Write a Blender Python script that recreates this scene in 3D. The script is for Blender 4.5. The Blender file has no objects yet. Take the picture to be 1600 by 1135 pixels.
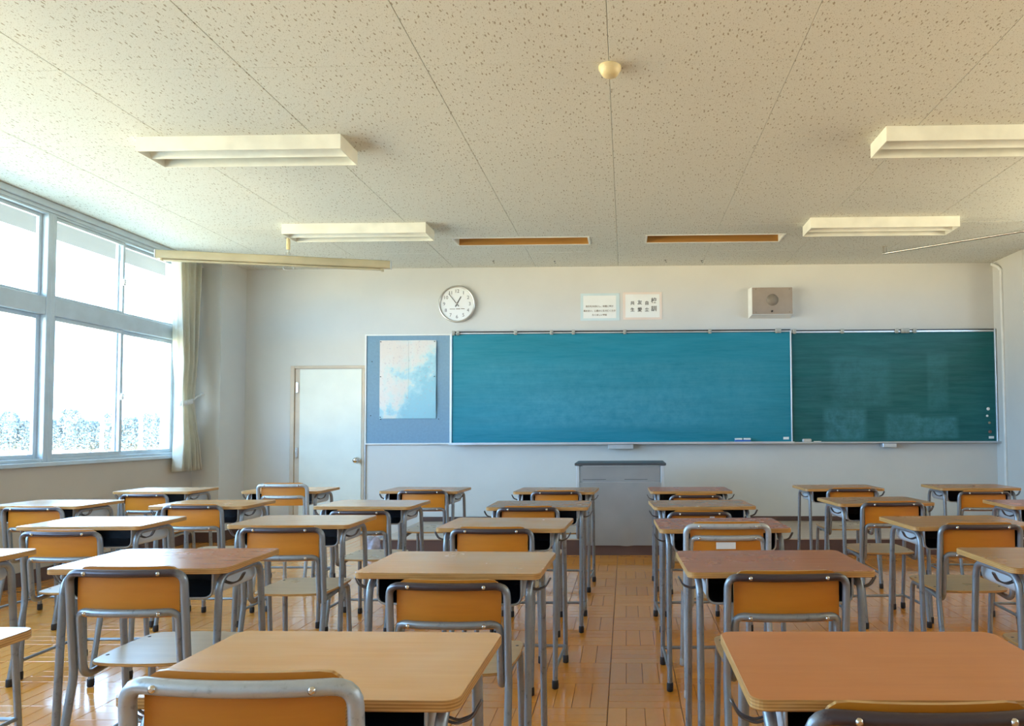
import bpy, math, random
from mathutils import Vector, Matrix
random.seed(7)
SC = bpy.context.scene
COL = SC.collection
PI = math.pi

# ------------------------------------------------------------------ camera
YAW, PITCH, ROLL, FPX, PX, PY, CAMZ = -0.0207, 0.03772, -0.00455, 1089.34, 955.13, 630.5, 1.145
F = Vector((math.sin(YAW)*math.cos(PITCH), math.cos(YAW)*math.cos(PITCH), math.sin(PITCH)))
R0 = Vector((math.cos(YAW), -math.sin(YAW), 0)); U0 = R0.cross(F)
RR = R0*math.cos(ROLL)+U0*math.sin(ROLL); UU = U0*math.cos(ROLL)-R0*math.sin(ROLL)
cd = bpy.data.cameras.new('camera'); cam = bpy.data.objects.new('camera', cd); COL.objects.link(cam)
cam.matrix_world = Matrix(((RR.x, UU.x, -F.x, 0), (RR.y, UU.y, -F.y, 0), (RR.z, UU.z, -F.z, CAMZ), (0, 0, 0, 1)))
cd.sensor_fit = 'HORIZONTAL'; cd.sensor_width = 36; cd.lens = FPX*36/1600
cd.shift_x = (800-PX)/1600; cd.shift_y = (PY-567.5)/1600
cd.clip_start = 0.02; cd.clip_end = 600
SC.camera = cam
# ------------------------------------------------------------------ world, sun, exposure
w = bpy.data.worlds.new('world'); SC.world = w; w.use_nodes = True
wn_ = w.node_tree; bg = wn_.nodes['Background']; bg.inputs[1].default_value = 1.0
_tc = wn_.nodes.new('ShaderNodeTexCoord'); _sx = wn_.nodes.new('ShaderNodeSeparateXYZ'); wn_.links.new(_tc.outputs['Generated'], _sx.inputs[0])
_r = wn_.nodes.new('ShaderNodeValToRGB'); _m = wn_.nodes.new('ShaderNodeMath'); _m.operation = 'MULTIPLY_ADD'; _m.inputs[1].default_value = .5; _m.inputs[2].default_value = .5
wn_.links.new(_sx.outputs[2], _m.inputs[0]); wn_.links.new(_m.outputs[0], _r.inputs[0]); wn_.links.new(_r.outputs[0], bg.inputs[0])
_e = _r.color_ramp.elements        # sunlit sandy yard below the horizon, thin bright overcast above it
_e[0].position = .480; _e[0].color = (1.50, 1.28, .84, 1); _e[1].position = .500; _e[1].color = (.56, .97, 1.52, 1)
w.cycles.sampling_method = 'MANUAL'; w.cycles.sample_map_resolution = 512
def portal(name, loc, rot, sx, sy):
    l = bpy.data.lights.new(name, 'AREA'); l.shape = 'RECTANGLE'; l.size = sx; l.size_y = sy; l.cycles.is_portal = True
    o = bpy.data.objects.new(name, l); COL.objects.link(o); o.location = loc; o.rotation_euler = rot
portal('window_portal', (-4.64, 2.925, 1.9), (0, -PI/2, 0), 1.95, 7.95)
portal('added_window_portal', (4.62, 2.6, 2.425), (0, PI/2, 0), .65, 7.1)  # daylight portal for the added right-hand windows
vs = SC.view_settings
vs.view_transform = 'Standard'; vs.look = 'None'; vs.gamma = 1; vs.use_curve_mapping = False
vs.exposure = 3.62

CEIL = 2.945; WY = 7.626; XL, XR = -4.5, 4.5; YB = -1.4

# ------------------------------------------------------------------ materials
def nodes_of(name):
    m = bpy.data.materials.new(name); m.use_nodes = True
    nt = m.node_tree; return m, nt, nt.nodes['Principled BSDF']
def N(nt, t, **kw):
    n = nt.nodes.new(t)
    for k, v in kw.items():
        if k == 'op': n.operation = v
        elif k == 'inp':
            for i, val in v.items(): n.inputs[i].default_value = val
        else: setattr(n, k, v)
    return n
def ramp(nt, stops, fac):
    r = nt.nodes.new('ShaderNodeValToRGB'); e = r.color_ramp.elements
    while len(e) < len(stops): e.new(0.5)
    for i, (p, c) in enumerate(stops):
        e[i].position = p; e[i].color = tuple(c)+(1,) if len(c) == 3 else c
    nt.links.new(fac, r.inputs[0]); return r.outputs[0]
def mapped(nt, kind, scale, rot=(0, 0, 0)):
    if kind == 'world': s = N(nt, 'ShaderNodeNewGeometry').outputs['Position']
    else: s = N(nt, 'ShaderNodeTexCoord').outputs['Object']
    mp = N(nt, 'ShaderNodeMapping'); mp.inputs['Scale'].default_value = scale; mp.inputs['Rotation'].default_value = rot
    nt.links.new(s, mp.inputs[0]); return mp.outputs[0]
def mathn(nt, op, a, b=0.0):
    n = N(nt, 'ShaderNodeMath', op=op); n.inputs[2].default_value = -.55
    for i, v in enumerate((a, b)):
        if isinstance(v, (int, float)): n.inputs[i].default_value = v
        else: nt.links.new(v, n.inputs[i])
    return n.outputs[0]
def mix(nt, fac, a, b, blend='MIX'):
    n = N(nt, 'ShaderNodeMix', data_type='RGBA', blend_type=blend)
    for i, v in ((0, fac), (6, a), (7, b)):
        if isinstance(v, (int, float)): n.inputs[i].default_value = v
        elif isinstance(v, tuple): n.inputs[i].default_value = v+(1,) if len(v) == 3 else v
        else: nt.links.new(v, n.inputs[i])
    return n.outputs[2]
def bump(nt, b, h, strength=0.2, dist=0.01):
    n = N(nt, 'ShaderNodeBump'); n.inputs['Strength'].default_value = strength; n.inputs['Distance'].default_value = dist
    nt.links.new(h, n.inputs['Height']); nt.links.new(n.outputs[0], b.inputs['Normal'])
def noise(nt, vec, scale, detail=3, rough=.5):
    n = N(nt, 'ShaderNodeTexNoise'); n.inputs['Scale'].default_value = scale; n.inputs['Detail'].default_value = detail; n.inputs['Roughness'].default_value = rough
    nt.links.new(vec, n.inputs['Vector']); return n.outputs['Fac']

def plain(name, col, rough=.5, metal=0., spec=.5, nz=0.08, nscale=6., coat=0.):
    m, nt, b = nodes_of(name)
    f = noise(nt, mapped(nt, 'world', (1, 1, 1)), nscale, 4)
    c = ramp(nt, [(0.3, tuple(x*(1-nz) for x in col)), (0.7, tuple(min(1, x*(1+nz)) for x in col))], f)
    nt.links.new(c, b.inputs['Base Color'])
    b.inputs['Roughness'].default_value = rough; b.inputs['Metallic'].default_value = metal
    b.inputs['Specular IOR Level'].default_value = spec; b.inputs['Coat Weight'].default_value = coat
    return m
def wall_mat(name, col):
    m, nt, b = nodes_of(name); v = mapped(nt, 'world', (1, 1, 1))
    f = noise(nt, v, 1.3, 5, .6)
    c = ramp(nt, [(.3, tuple(x*.95 for x in col)), (.7, tuple(min(1, x*1.03) for x in col))], f)
    f2 = noise(nt, mapped(nt, 'world', (1.2, 1.2, 6)), 3.1, 6, .7)
    sc = ramp(nt, [(.70, (0, 0, 0)), (.80, (1, 1, 1))], f2)
    c2 = mix(nt, mathn(nt, 'MULTIPLY', sc, .25), c, tuple(x*.72 for x in col))
    nt.links.new(c2, b.inputs['Base Color']); b.inputs['Roughness'].default_value = .75
    bump(nt, b, noise(nt, v, 260, 2), .12, .002)
    return m
def wood(name, c1, c2, c3, rough=.35, scale=1., worn=0., wornc=(.6, .45, .3), coat=.0, axis='x', tone=False):
    m, nt, b = nodes_of(name)
    rnd = N(nt, 'ShaderNodeObjectInfo').outputs['Random']
    sc = (2.2*scale, 26*scale, 26*scale) if axis == 'x' else (26*scale, 26*scale, 2.2*scale) if axis == 'z' else (26*scale, 2.2*scale, 26*scale)
    tc = N(nt, 'ShaderNodeTexCoord').outputs['Object']
    add = N(nt, 'ShaderNodeVectorMath', op='ADD'); nt.links.new(tc, add.inputs[0])
    cmb = N(nt, 'ShaderNodeCombineXYZ'); r5 = mathn(nt, 'MULTIPLY', rnd, 37.); 
    for i in range(3): nt.links.new(r5, cmb.inputs[i])
    nt.links.new(cmb.outputs[0], add.inputs[1])
    mp = N(nt, 'ShaderNodeMapping'); mp.inputs['Scale'].default_value = sc; nt.links.new(add.outputs[0], mp.inputs[0])
    f = noise(nt, mp.outputs[0], 1.6, 6, .62)
    c1 = tuple((a+b)/2 for a, b in zip(c1, c2)); c3 = tuple((a+b)/2 for a, b in zip(c3, c2)); worn *= .5
    c = ramp(nt, [(.28, c1), (.5, c2), (.72, c3)], f)
    f2 = noise(nt, add.outputs[0], 5.5, 4, .6)
    if worn:
        wm = ramp(nt, [(.3, (0, 0, 0)), (.8, (1, 1, 1))], noise(nt, add.outputs[0], 3.6, 2, .5))
        c = mix(nt, mathn(nt, 'MULTIPLY', wm, worn), c, wornc)
    hsv = N(nt, 'ShaderNodeHueSaturation'); nt.links.new(c, hsv.inputs['Color'])
    nt.links.new(mathn(nt, 'ADD', mathn(nt, 'MULTIPLY', rnd, .22), .89), hsv.inputs['Value'])
    nt.links.new(hsv.outputs[0], b.inputs['Base Color'])
    nt.links.new(mathn(nt, 'ADD', mathn(nt, 'MULTIPLY', f2, .16), rough-.08), b.inputs['Roughness'])
    b.inputs['Coat Weight'].default_value = coat; b.inputs['Coat Roughness'].default_value = .12
    bump(nt, b, f, .06, .002)
    return m
def ply_edge(name, ca, cb):
    m, nt, b = nodes_of(name)
    v = mapped(nt, 'obj', (1, 1, 1)); s = N(nt, 'ShaderNodeSeparateXYZ'); nt.links.new(v, s.inputs[0])
    st = mathn(nt, 'SINE', mathn(nt, 'MULTIPLY', s.outputs[2], 1150.))
    f = mathn(nt, 'ADD', mathn(nt, 'MULTIPLY', st, .3), noise(nt, mapped(nt, 'obj', (4, 4, 60)), 3, 4))
    nt.links.new(ramp(nt, [(.25, ca), (.75, cb)], f), b.inputs['Base Color']); b.inputs['Roughness'].default_value = .38
    return m
def tube_mat(name, col, rough=.38, metal=.55):
    m, nt, b = nodes_of(name)
    v = mapped(nt, 'world', (1, 1, 1)); f = noise(nt, v, 38, 5, .7)
    c = ramp(nt, [(.30, tuple(x*.55 for x in col)), (.42, col), (.75, tuple(min(1, x*1.12) for x in col))], f)
    nt.links.new(c, b.inputs['Base Color']); b.inputs['Metallic'].default_value = metal
    nt.links.new(mathn(nt, 'ADD', mathn(nt, 'MULTIPLY', noise(nt, v, 12, 3), .2), rough-.1), b.inputs['Roughness'])
    return m

def rail_mat(name, col, dark, zlim):
    m, nt, b = nodes_of(name); v = mapped(nt, 'obj', (1, 1, 1)); s = N(nt, 'ShaderNodeSeparateXYZ'); nt.links.new(v, s.inputs[0])
    f = noise(nt, mapped(nt, 'world', (1, 1, 1)), 30, 5, .7); ax = mathn(nt, 'ADD', mathn(nt, 'ABSOLUTE', s.outputs[0]), mathn(nt, 'MULTIPLY', mathn(nt, 'SUBTRACT', f, .5), .05))
    e = N(nt, 'ShaderNodeMapRange'); e.inputs[1].default_value = .185; e.inputs[2].default_value = .155; nt.links.new(ax, e.inputs[0])
    z = N(nt, 'ShaderNodeMapRange'); z.inputs[1].default_value = zlim; z.inputs[2].default_value = zlim+.02; nt.links.new(s.outputs[2], z.inputs[0])
    k = mathn(nt, 'MULTIPLY', e.outputs[0], z.outputs[0])
    nt.links.new(mix(nt, k, col, dark), b.inputs['Base Color']); b.inputs['Metallic'].default_value = .45; b.inputs['Roughness'].default_value = .33
    return m
M = {}
M['wall'] = wall_mat('plaster_wall', (.66, .65, .61))
M['sidewall'] = wall_mat('taupe_wall', (.56, .50, .42))
M['base'] = plain('dark_baseboard', (.10, .055, .045), .45)
M['white'] = plain('white_paint', (.80, .80, .76), .4)
M['fixture'] = plain('cream_enamel', (.84, .83, .74), .35)
M['alu'] = plain('aluminium', (.62, .66, .70), .35, .6)
M['sash'] = plain('window_aluminium', (.56, .64, .70), .38, .2)
M['cream'] = plain('cream_plastic', (.75, .62, .36), .4)
M['screencase'] = plain('beige_case', (.52, .44, .28), .38, .15)
M['chrome'] = plain('chrome', (.7, .68, .64), .18, 1., nz=.03)
M['steel'] = plain('dark_steel_wire', (.16, .15, .15), .35, .8)
M['clipgrey'] = plain('grey_beige_clip', (.42, .42, .38), .45)
M['rubber'] = plain('black_rubber', (.025, .025, .028), .6)
M['capwhite'] = plain('white_rubber', (.6, .6, .58), .6)
M['tube'] = tube_mat('grey_tube', (.29, .31, .33))
M['rail'] = rail_mat('worn_rail', (.30, .32, .34), (.075, .055, .060), .655)
M['tube_light'] = tube_mat('light_grey_tube', (.46, .48, .49), .34, .35)
M['tube_dark'] = tube_mat('worn_tube', (.34, .32, .30), .42, .5)
M['trayout'] = plain('tray_grey', (.56, .60, .62), .45, .2)
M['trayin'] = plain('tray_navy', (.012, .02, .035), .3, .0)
M['ply'] = wood('orange_ply', (.52, .165, .010), (.61, .205, .013), (.68, .25, .022), .33, .8)
M['seatply'] = wood('seat_ply', (.44, .29, .14), (.55, .38, .20), (.64, .47, .28), .3, .8)
M['edge'] = ply_edge('desk_edge', (.40, .175, .04), (.64, .36, .12))
M['top_tan'] = wood('tan_laminate', (.58, .225, .040), (.65, .28, .058), (.72, .34, .09), .25, 1., .85, (.68, .52, .33), .12)
M['top_brown'] = wood('brown_laminate', (.40, .165, .038), (.47, .21, .055), (.53, .26, .08), .25, 1., .12, (.46, .31, .18), .12)
M['top_red'] = wood('reddish_laminate', (.37, .095, .020), (.44, .128, .030), (.50, .17, .045), .26, 1., 0., (.40, .20, .10), .12)
M['top_orange'] = wood('orange_laminate', (.54, .17, .035), (.59, .195, .042), (.64, .225, .05), .33, 1.1, .0, (0, 0, 0), .05)
M['top_pale'] = wood('glare_pale_laminate', (.50, .29, .16), (.60, .37, .21), (.67, .45, .28), .22, 1., 0., (.60, .34, .22), .12)  # window glare on the left-hand desks put into the wood colour
M['slotwood'] = wood('orange_brown_wood', (.32, .14, .025), (.42, .19, .035), (.50, .24, .05), .5, .5)
M['paper'] = plain('paper', (.85, .86, .83), .7, nz=.02)
M['ink'] = plain('ink', (.03, .03, .03), .7)
M['paper_blue'] = plain('pale_blue_paper', (.62, .74, .76), .7, nz=.03)
M['paper_pink'] = plain('pale_pink_paper', (.80, .68, .60), .7, nz=.03)
M['clockface'] = plain('clock_face', (.86, .86, .84), .4, nz=.01)
M['silver'] = plain('silver_rim', (.62, .60, .55), .28, .8)
M['black'] = plain('black_hand', (.02, .02, .02), .4)
M['spk'] = plain('taupe_steel', (.36, .29, .23), .45, .1)
M['spkdark'] = plain('speaker_grille', (.26, .215, .165), .6)
M['podium'] = plain('podium_grey', (.36, .37, .37), .3, .3, nz=.10, nscale=3.)
M['podiumtop'] = plain('podium_top', (.07, .075, .08), .35)
M['door'] = plain('cream_door', (.74, .76, .67), .45, nz=.03)
M['doorframe'] = plain('tan_door_frame', (.56, .46, .34), .45)
M['plat_top'] = wood('platform_wood', (.42, .33, .25), (.52, .42, .33), (.6, .5, .4), .35, .5)
M['plat_side'] = plain('platform_brown', (.13, .075, .065), .4)
M['bull'] = plain('blue_felt', (.20, .33, .44), .85, nz=.05, nscale=40)
M['fluoro'] = plain('fluorescent_tube', (.85, .85, .82), .3)
M['vinyl'] = plain('crumpled_plastic', (.50, .50, .62), .3, nz=.2, nscale=40)
M['blueplastic'] = plain('blue_eraser', (.03, .16, .50), .5)
M['magnetgrey'] = plain('grey_magnet', (.22, .22, .17), .4)
M['magnetbrown'] = plain('brown_magnet', (.20, .11, .09), .4)
M['sand'] = plain('school_yard', (.62, .52, .36), .9, nz=.06, nscale=.3)
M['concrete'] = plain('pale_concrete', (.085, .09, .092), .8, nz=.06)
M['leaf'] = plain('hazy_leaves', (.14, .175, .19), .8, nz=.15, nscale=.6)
M['bark'] = plain('bark', (.10, .09, .08), .8)
M['post'] = plain('white_post', (.3, .3, .3), .6)

# chalkboards
def board_mat(name, c_lo, c_hi, dust_sheen, dustamt, smears):
    m, nt, b = nodes_of(name)
    v = mapped(nt, 'world', (.9, 1, 5.5)); f = noise(nt, v, 1.5, 7, .65)
    c = ramp(nt, [(.35, c_lo), (.65, c_hi)], f)
    f2 = noise(nt, mapped(nt, 'world', (1.6, 1, 22)), 1.2, 6, .75)
    d = ramp(nt, [(.35, (0, 0, 0)), (.85, (1, 1, 1))], f2)
    c = mix(nt, mathn(nt, 'MULTIPLY', d, dustamt), c, dust_sheen)
    pos = N(nt, 'ShaderNodeNewGeometry').outputs['Position']; s = N(nt, 'ShaderNodeSeparateXYZ'); nt.links.new(pos, s.inputs[0])
    for (x0, x1, z0, z1, amt) in smears:      # wiped chalk and painted reflection: soft boxes broken up by noise
        k = None
        for out, a, bb in ((s.outputs[0], x0, x1), (s.outputs[2], z0, z1)):
            half = (bb-a)/2; ctr = (a+bb)/2
            dd = mathn(nt, 'ABSOLUTE', mathn(nt, 'SUBTRACT', out, ctr))
            e = N(nt, 'ShaderNodeMapRange'); e.inputs[1].default_value = half; e.inputs[2].default_value = half*.75; e.inputs[3].default_value = 0; e.inputs[4].default_value = 1
            nt.links.new(dd, e.inputs[0]); k = e.outputs[0] if k is None else mathn(nt, 'MULTIPLY', k, e.outputs[0])
        n3 = ramp(nt, [(.35, (.25,)*3), (.65, (1, 1, 1))], noise(nt, mapped(nt, 'world', (3, 1, 3)), 3.3, 6, .7))
        c = mix(nt, mathn(nt, 'MULTIPLY', mathn(nt, 'MULTIPLY', k, n3), amt), c, dust_sheen)
    nt.links.new(c, b.inputs['Base Color']); b.inputs['Roughness'].default_value = .5; b.inputs['Specular IOR Level'].default_value = .35
    return m
M['board_main'] = board_mat('chalkboard_main', (.0, .19, .26), (.004, .225, .315), (.13, .42, .54), .25,
    [(-1.9, 1.75, 1.1, 1.95, .22), (-1.2, .9, 1.15, 1.6, .2)])  # window reflection on the main board put into these blue patches
M['board_side'] = board_mat('chalkboard_side', (.0, .085, .088), (.0, .11, .112), (.09, .34, .42), .28,
    [(2.12, 2.62, 1.0, 1.38, .45), (2.78, 3.2, 1.0, 1.32, .4), (3.1, 3.6, 1.02, 1.28, .5), (2.2, 2.9, 1.35, 1.95, .22), (3.25, 3.5, 1.3, 2.0, .2)])

def map_mat():
    m, nt, b = nodes_of('coastal_map'); v = mapped(nt, 'obj', (1, 1, 1)); s = N(nt, 'ShaderNodeSeparateXYZ'); nt.links.new(v, s.inputs[0])
    n1 = noise(nt, v, 3.2, 8, .62)
    t = mathn(nt, 'ADD', mathn(nt, 'MULTIPLY_ADD', n1, 2.2), mathn(nt, 'ADD', mathn(nt, 'MULTIPLY', s.outputs[2], .85), mathn(nt, 'MULTIPLY', s.outputs[0], -.95)))
    c = ramp(nt, [(.30, (.26, .52, .62)), (.54, (.40, .62, .68)), (.60, (.56, .66, .64)), (.74, (.66, .65, .62)), (.98, (.68, .62, .57))], t)
    n2 = noise(nt, v, 42, 4, .7); c = mix(nt, mathn(nt, 'MULTIPLY', ramp(nt, [(.58, (0, 0, 0)), (.66, (1, 1, 1))], n2), .5), c, (.42, .36, .42))
    nt.links.new(c, b.inputs['Base Color']); b.inputs['Roughness'].default_value = .45
    return m
M['map'] = map_mat()

def ceiling_mat():
    m, nt, b = nodes_of('fissured_ceiling_board')
    base = (.76, .76, .69); hole = (.26, .20, .11)
    v0 = mapped(nt, 'world', (1, 1, 1)); nz = N(nt, 'ShaderNodeTexNoise'); nz.inputs['Scale'].default_value = 30; nt.links.new(v0, nz.inputs['Vector'])
    sub = N(nt, 'ShaderNodeVectorMath', op='SUBTRACT'); nt.links.new(nz.outputs['Color'], sub.inputs[0]); sub.inputs[1].default_value = (.5, .5, .5)
    scl = N(nt, 'ShaderNodeVectorMath', op='SCALE'); nt.links.new(sub.outputs[0], scl.inputs[0]); scl.inputs['Scale'].default_value = .016
    ad = N(nt, 'ShaderNodeVectorMath', op='ADD'); nt.links.new(v0, ad.inputs[0]); nt.links.new(scl.outputs[0], ad.inputs[1])
    masks = []
    for sc, thr in (((46, 17, 0), .19), ((80, 52, 0), .15), ((130, 110, 0), .14)):
        mp = N(nt, 'ShaderNodeMapping'); mp.inputs['Scale'].default_value = sc; nt.links.new(ad.outputs[0], mp.inputs[0])
        vo = N(nt, 'ShaderNodeTexVoronoi', voronoi_dimensions='2D'); vo.inputs['Scale'].default_value = 1; nt.links.new(mp.outputs[0], vo.inputs['Vector'])
        sp = N(nt, 'ShaderNodeSeparateColor'); nt.links.new(vo.outputs['Color'], sp.inputs[0])
        th = mathn(nt, 'MULTIPLY', sp.outputs[0], thr)
        masks.append(mathn(nt, 'LESS_THAN', vo.outputs['Distance'], th))
    k = mathn(nt, 'MAXIMUM', mathn(nt, 'MAXIMUM', masks[0], masks[1]), masks[2])
    f = noise(nt, v0, .8, 4); bc = ramp(nt, [(.3, tuple(x*.96 for x in base)), (.7, base)], f)
    nt.links.new(mix(nt, mathn(nt, 'MULTIPLY', k, .72), bc, hole), b.inputs['Base Color']); b.inputs['Roughness'].default_value = .9
    bump(nt, b, mathn(nt, 'SUBTRACT', 1., k), .5, .002)
    return m
M['ceil'] = ceiling_mat()

def floor_mat():
    m, nt, b = nodes_of('varnished_parquet')
    at = N(nt, 'ShaderNodeAttribute', attribute_name='tone'); rnd = N(nt, 'ShaderNodeObjectInfo').outputs['Random']
    tone = mathn(nt, 'FRACT', mathn(nt, 'ADD', at.outputs['Fac'], mathn(nt, 'MULTIPLY', rnd, 3.7)))
    v = mapped(nt, 'world', (1, 1, 1)); f = noise(nt, mapped(nt, 'world', (9, 9, 9)), 3.5, 6, .7)
    t = mathn(nt, 'ADD', mathn(nt, 'MULTIPLY', tone, .4), mathn(nt, 'MULTIPLY', f, .6))
    c = ramp(nt, [(.15, (.70, .255, .028)), (.5, (.77, .30, .038)), (.9, (.82, .34, .05))], t)
    n2 = noise(nt, mapped(nt, 'world', (2.2, .9, 1)), 1.2, 5, .6)
    c = mix(nt, mathn(nt, 'MULTIPLY', ramp(nt, [(.5, (0, 0, 0)), (.7, (1, 1, 1))], n2), .25), c, (.62, .33, .11))
    nt.links.new(c, b.inputs['Base Color'])
    nt.links.new(mathn(nt, 'ADD', mathn(nt, 'MULTIPLY', n2, .18), .08), b.inputs['Roughness'])
    b.inputs['Coat Weight'].default_value = .6; b.inputs['Coat Roughness'].default_value = .08; b.inputs['Specular IOR Level'].default_value = .5
    n4 = noise(nt, v, 5, 3); bump(nt, b, n4, .12, .012)
    return m
M['floor'] = floor_mat()
M['gap'] = plain('floor_joint', (.20, .09, .035), .8)

def glass_mat():
    m = bpy.data.materials.new('window_glass'); m.use_nodes = True; nt = m.node_tree; nt.nodes.clear()
    o = N(nt, 'ShaderNodeOutputMaterial'); t = N(nt, 'ShaderNodeBsdfTransparent'); t.inputs[0].default_value = (.95, .97, .97, 1)
    g = N(nt, 'ShaderNodeBsdfGlossy'); g.inputs['Roughness'].default_value = .02
    lw = N(nt, 'ShaderNodeLayerWeight'); lw.inputs[0].default_value = .5
    fr = mathn(nt, 'ADD', mathn(nt, 'MULTIPLY', mathn(nt, 'POWER', lw.outputs['Facing'], 5.), .9), .03)
    mx = N(nt, 'ShaderNodeMixShader'); nt.links.new(fr, mx.inputs[0]); nt.links.new(t.outputs[0], mx.inputs[1]); nt.links.new(g.outputs[0], mx.inputs[2])
    nt.links.new(mx.outputs[0], o.inputs[0]); return m
M['glass'] = glass_mat()
def curtain_mat():
    m, nt, b = nodes_of('cream_curtain'); v = mapped(nt, 'world', (1, 1, 1))
    c = ramp(nt, [(.3, (.88, .85, .76)), (.7, (.92, .90, .82))], noise(nt, v, 20, 4))
    nt.links.new(c, b.inputs['Base Color']); b.inputs['Roughness'].default_value = .85
    tr = N(nt, 'ShaderNodeBsdfTranslucent'); nt.links.new(c, tr.inputs[0])
    mx = N(nt, 'ShaderNodeMixShader'); mx.inputs[0].default_value = .55
    out = nt.nodes['Material Output']; nt.links.new(b.outputs[0], mx.inputs[1]); nt.links.new(tr.outputs[0], mx.inputs[2]); nt.links.new(mx.outputs[0], out.inputs[0])
    return m
M['curtain'] = curtain_mat()

# ------------------------------------------------------------------ mesh helpers
class MB:
    def __init__(s): s.v = []; s.f = []; s.mi = []; s.sm = []; s.tone = []
    def add(s, vs, fs, mi=0, smooth=False, tone=0.):
        o = len(s.v); s.v += [tuple(p) for p in vs]
        for f in fs: s.f.append(tuple(i+o for i in f)); s.mi.append(mi); s.sm.append(smooth); s.tone.append(tone)
        return s
    def box(s, x0, x1, y0, y1, z0, z1, mi=0, bv=0.):
        if bv <= 0:
            vs = [(x, y, z) for x in (x0, x1) for y in (y0, y1) for z in (z0, z1)]
            s.add(vs, [(0, 1, 3, 2), (4, 6, 7, 5), (0, 4, 5, 1), (2, 3, 7, 6), (0, 2, 6, 4), (1, 5, 7, 3)], mi)
        else:  # chamfered box
            b = min(bv, (x1-x0)/2.01, (y1-y0)/2.01, (z1-z0)/2.01); vs = []; idx = {}
            X = (x0, x1); Y = (y0, y1); Z = (z0, z1)
            for i in (0, 1):
                for j in (0, 1):
                    for k in (0, 1):
                        sx, sy, sz = 1-2*i, 1-2*j, 1-2*k
                        for a, p in enumerate(((X[i], Y[j]+sy*b, Z[k]+sz*b), (X[i]+sx*b, Y[j], Z[k]+sz*b), (X[i]+sx*b, Y[j]+sy*b, Z[k]))):
                            idx[i, j, k, a] = len(vs); vs.append(p)
            fs = []
            for i in (0, 1): fs.append([idx[i, j, k, 0] for j, k in ((0, 0), (0, 1), (1, 1), (1, 0))][::1 if i == 0 else -1])
            for j in (0, 1): fs.append([idx[i, j, k, 1] for i, k in ((0, 0), (1, 0), (1, 1), (0, 1))][::1 if j == 0 else -1])
            for k in (0, 1): fs.append([idx[i, j, k, 2] for i, j in ((0, 0), (0, 1), (1, 1), (1, 0))][::1 if k == 0 else -1])
            for i in (0, 1):
                for j in (0, 1): fs.append((idx[i, j, 0, 0], idx[i, j, 1, 0], idx[i, j, 1, 1], idx[i, j, 0, 1]))
            for i in (0, 1):
                for k in (0, 1): fs.append((idx[i, 0, k, 0], idx[i, 1, k, 0], idx[i, 1, k, 2], idx[i, 0, k, 2]))
            for j in (0, 1):
                for k in (0, 1): fs.append((idx[0, j, k, 1], idx[1, j, k, 1], idx[1, j, k, 2], idx[0, j, k, 2]))
            for i in (0, 1):
                for j in (0, 1):
                    for k in (0, 1): fs.append((idx[i, j, k, 0], idx[i, j, k, 1], idx[i, j, k, 2]))
            s.add(vs, fs, mi)
        return s
    def tube(s, pts, r, n=10, mi=0, cap=True, closed=False):
        P = [Vector(p) for p in pts]; m = len(P); T = []
        for i in range(m):
            if closed: t = P[(i+1) % m]-P[i-1]
            else: t = P[min(i+1, m-1)]-P[max(i-1, 0)]
            T.append(t.normalized())
        up = Vector((0, 0, 1)) if abs(T[0].z) < .9 else Vector((0, 1, 0))
        a = T[0].cross(up).normalized(); vs = []
        for i in range(m):
            a = (a-T[i]*a.dot(T[i])).normalized(); b = T[i].cross(a)
            rr = r[i] if isinstance(r, (list, tuple)) else r
            for k in range(n):
                an = 2*PI*k/n; vs.append(P[i]+(a*math.cos(an)+b*math.sin(an))*rr)
        fs = []
        for i in range(m if closed else m-1):
            j = (i+1) % m
            for k in range(n): fs.append((i*n+k, i*n+(k+1) % n, j*n+(k+1) % n, j*n+k))
        s.add(vs, fs, mi, True)
        if cap and not closed:
            s.add(vs[:n], [tuple(range(n))[::-1]], mi); s.add(vs[-n:], [tuple(range(n))], mi)
        return s
    def lathe(s, prof, c=(0, 0, 0), axis='z', n=20, mi=0, smooth=True, cap=True):
        vs = []; m = len(prof)
        for (r, h) in prof:
            for k in range(n):
                a = 2*PI*k/n; x, y = r*math.cos(a), r*math.sin(a)
                p = (x, y, h) if axis == 'z' else (x, h, y) if axis == 'y' else (h, x, y)
                vs.append((c[0]+p[0], c[1]+p[1], c[2]+p[2]))
        fs = [(i*n+k, i*n+(k+1) % n, (i+1)*n+(k+1) % n, (i+1)*n+k) for i in range(m-1) for k in range(n)]
        s.add(vs, fs, mi, smooth)
        if cap: s.add(vs[:n], [tuple(range(n))], mi); s.add(vs[-n:], [tuple(range(n))], mi)
        return s
    def rslab(s, outline, z0, z1, mi_top=0, mi_side=1, e=.002):
        """prism from a 2D outline (list of (x,y)) with slightly eased top and bottom edges"""
        n = len(outline); cx = sum(p[0] for p in outline)/n; cy = sum(p[1] for p in outline)/n
        def ring(d, z):
            out = []
            for (x, y) in outline:
                v = Vector((x-cx, y-cy)); L = v.length; v = v*((L-d)/L) if L else v
                out.append((cx+v.x, cy+v.y, z))
            return out
        rs = [ring(e, z0), ring(0, z0+e), ring(0, z1-e), ring(e, z1)]
        vs = [p for r in rs for p in r]
        fs = [(i*n+k, i*n+(k+1) % n, (i+1)*n+(k+1) % n, (i+1)*n+k) for i in range(3) for k in range(n)]
        s.add(vs, fs, mi_side, False)
        s.add(rs[0], [tuple(range(n))[::-1]], mi_side); s.add(rs[3], [tuple(range(n))], mi_top)
        return s
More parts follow.
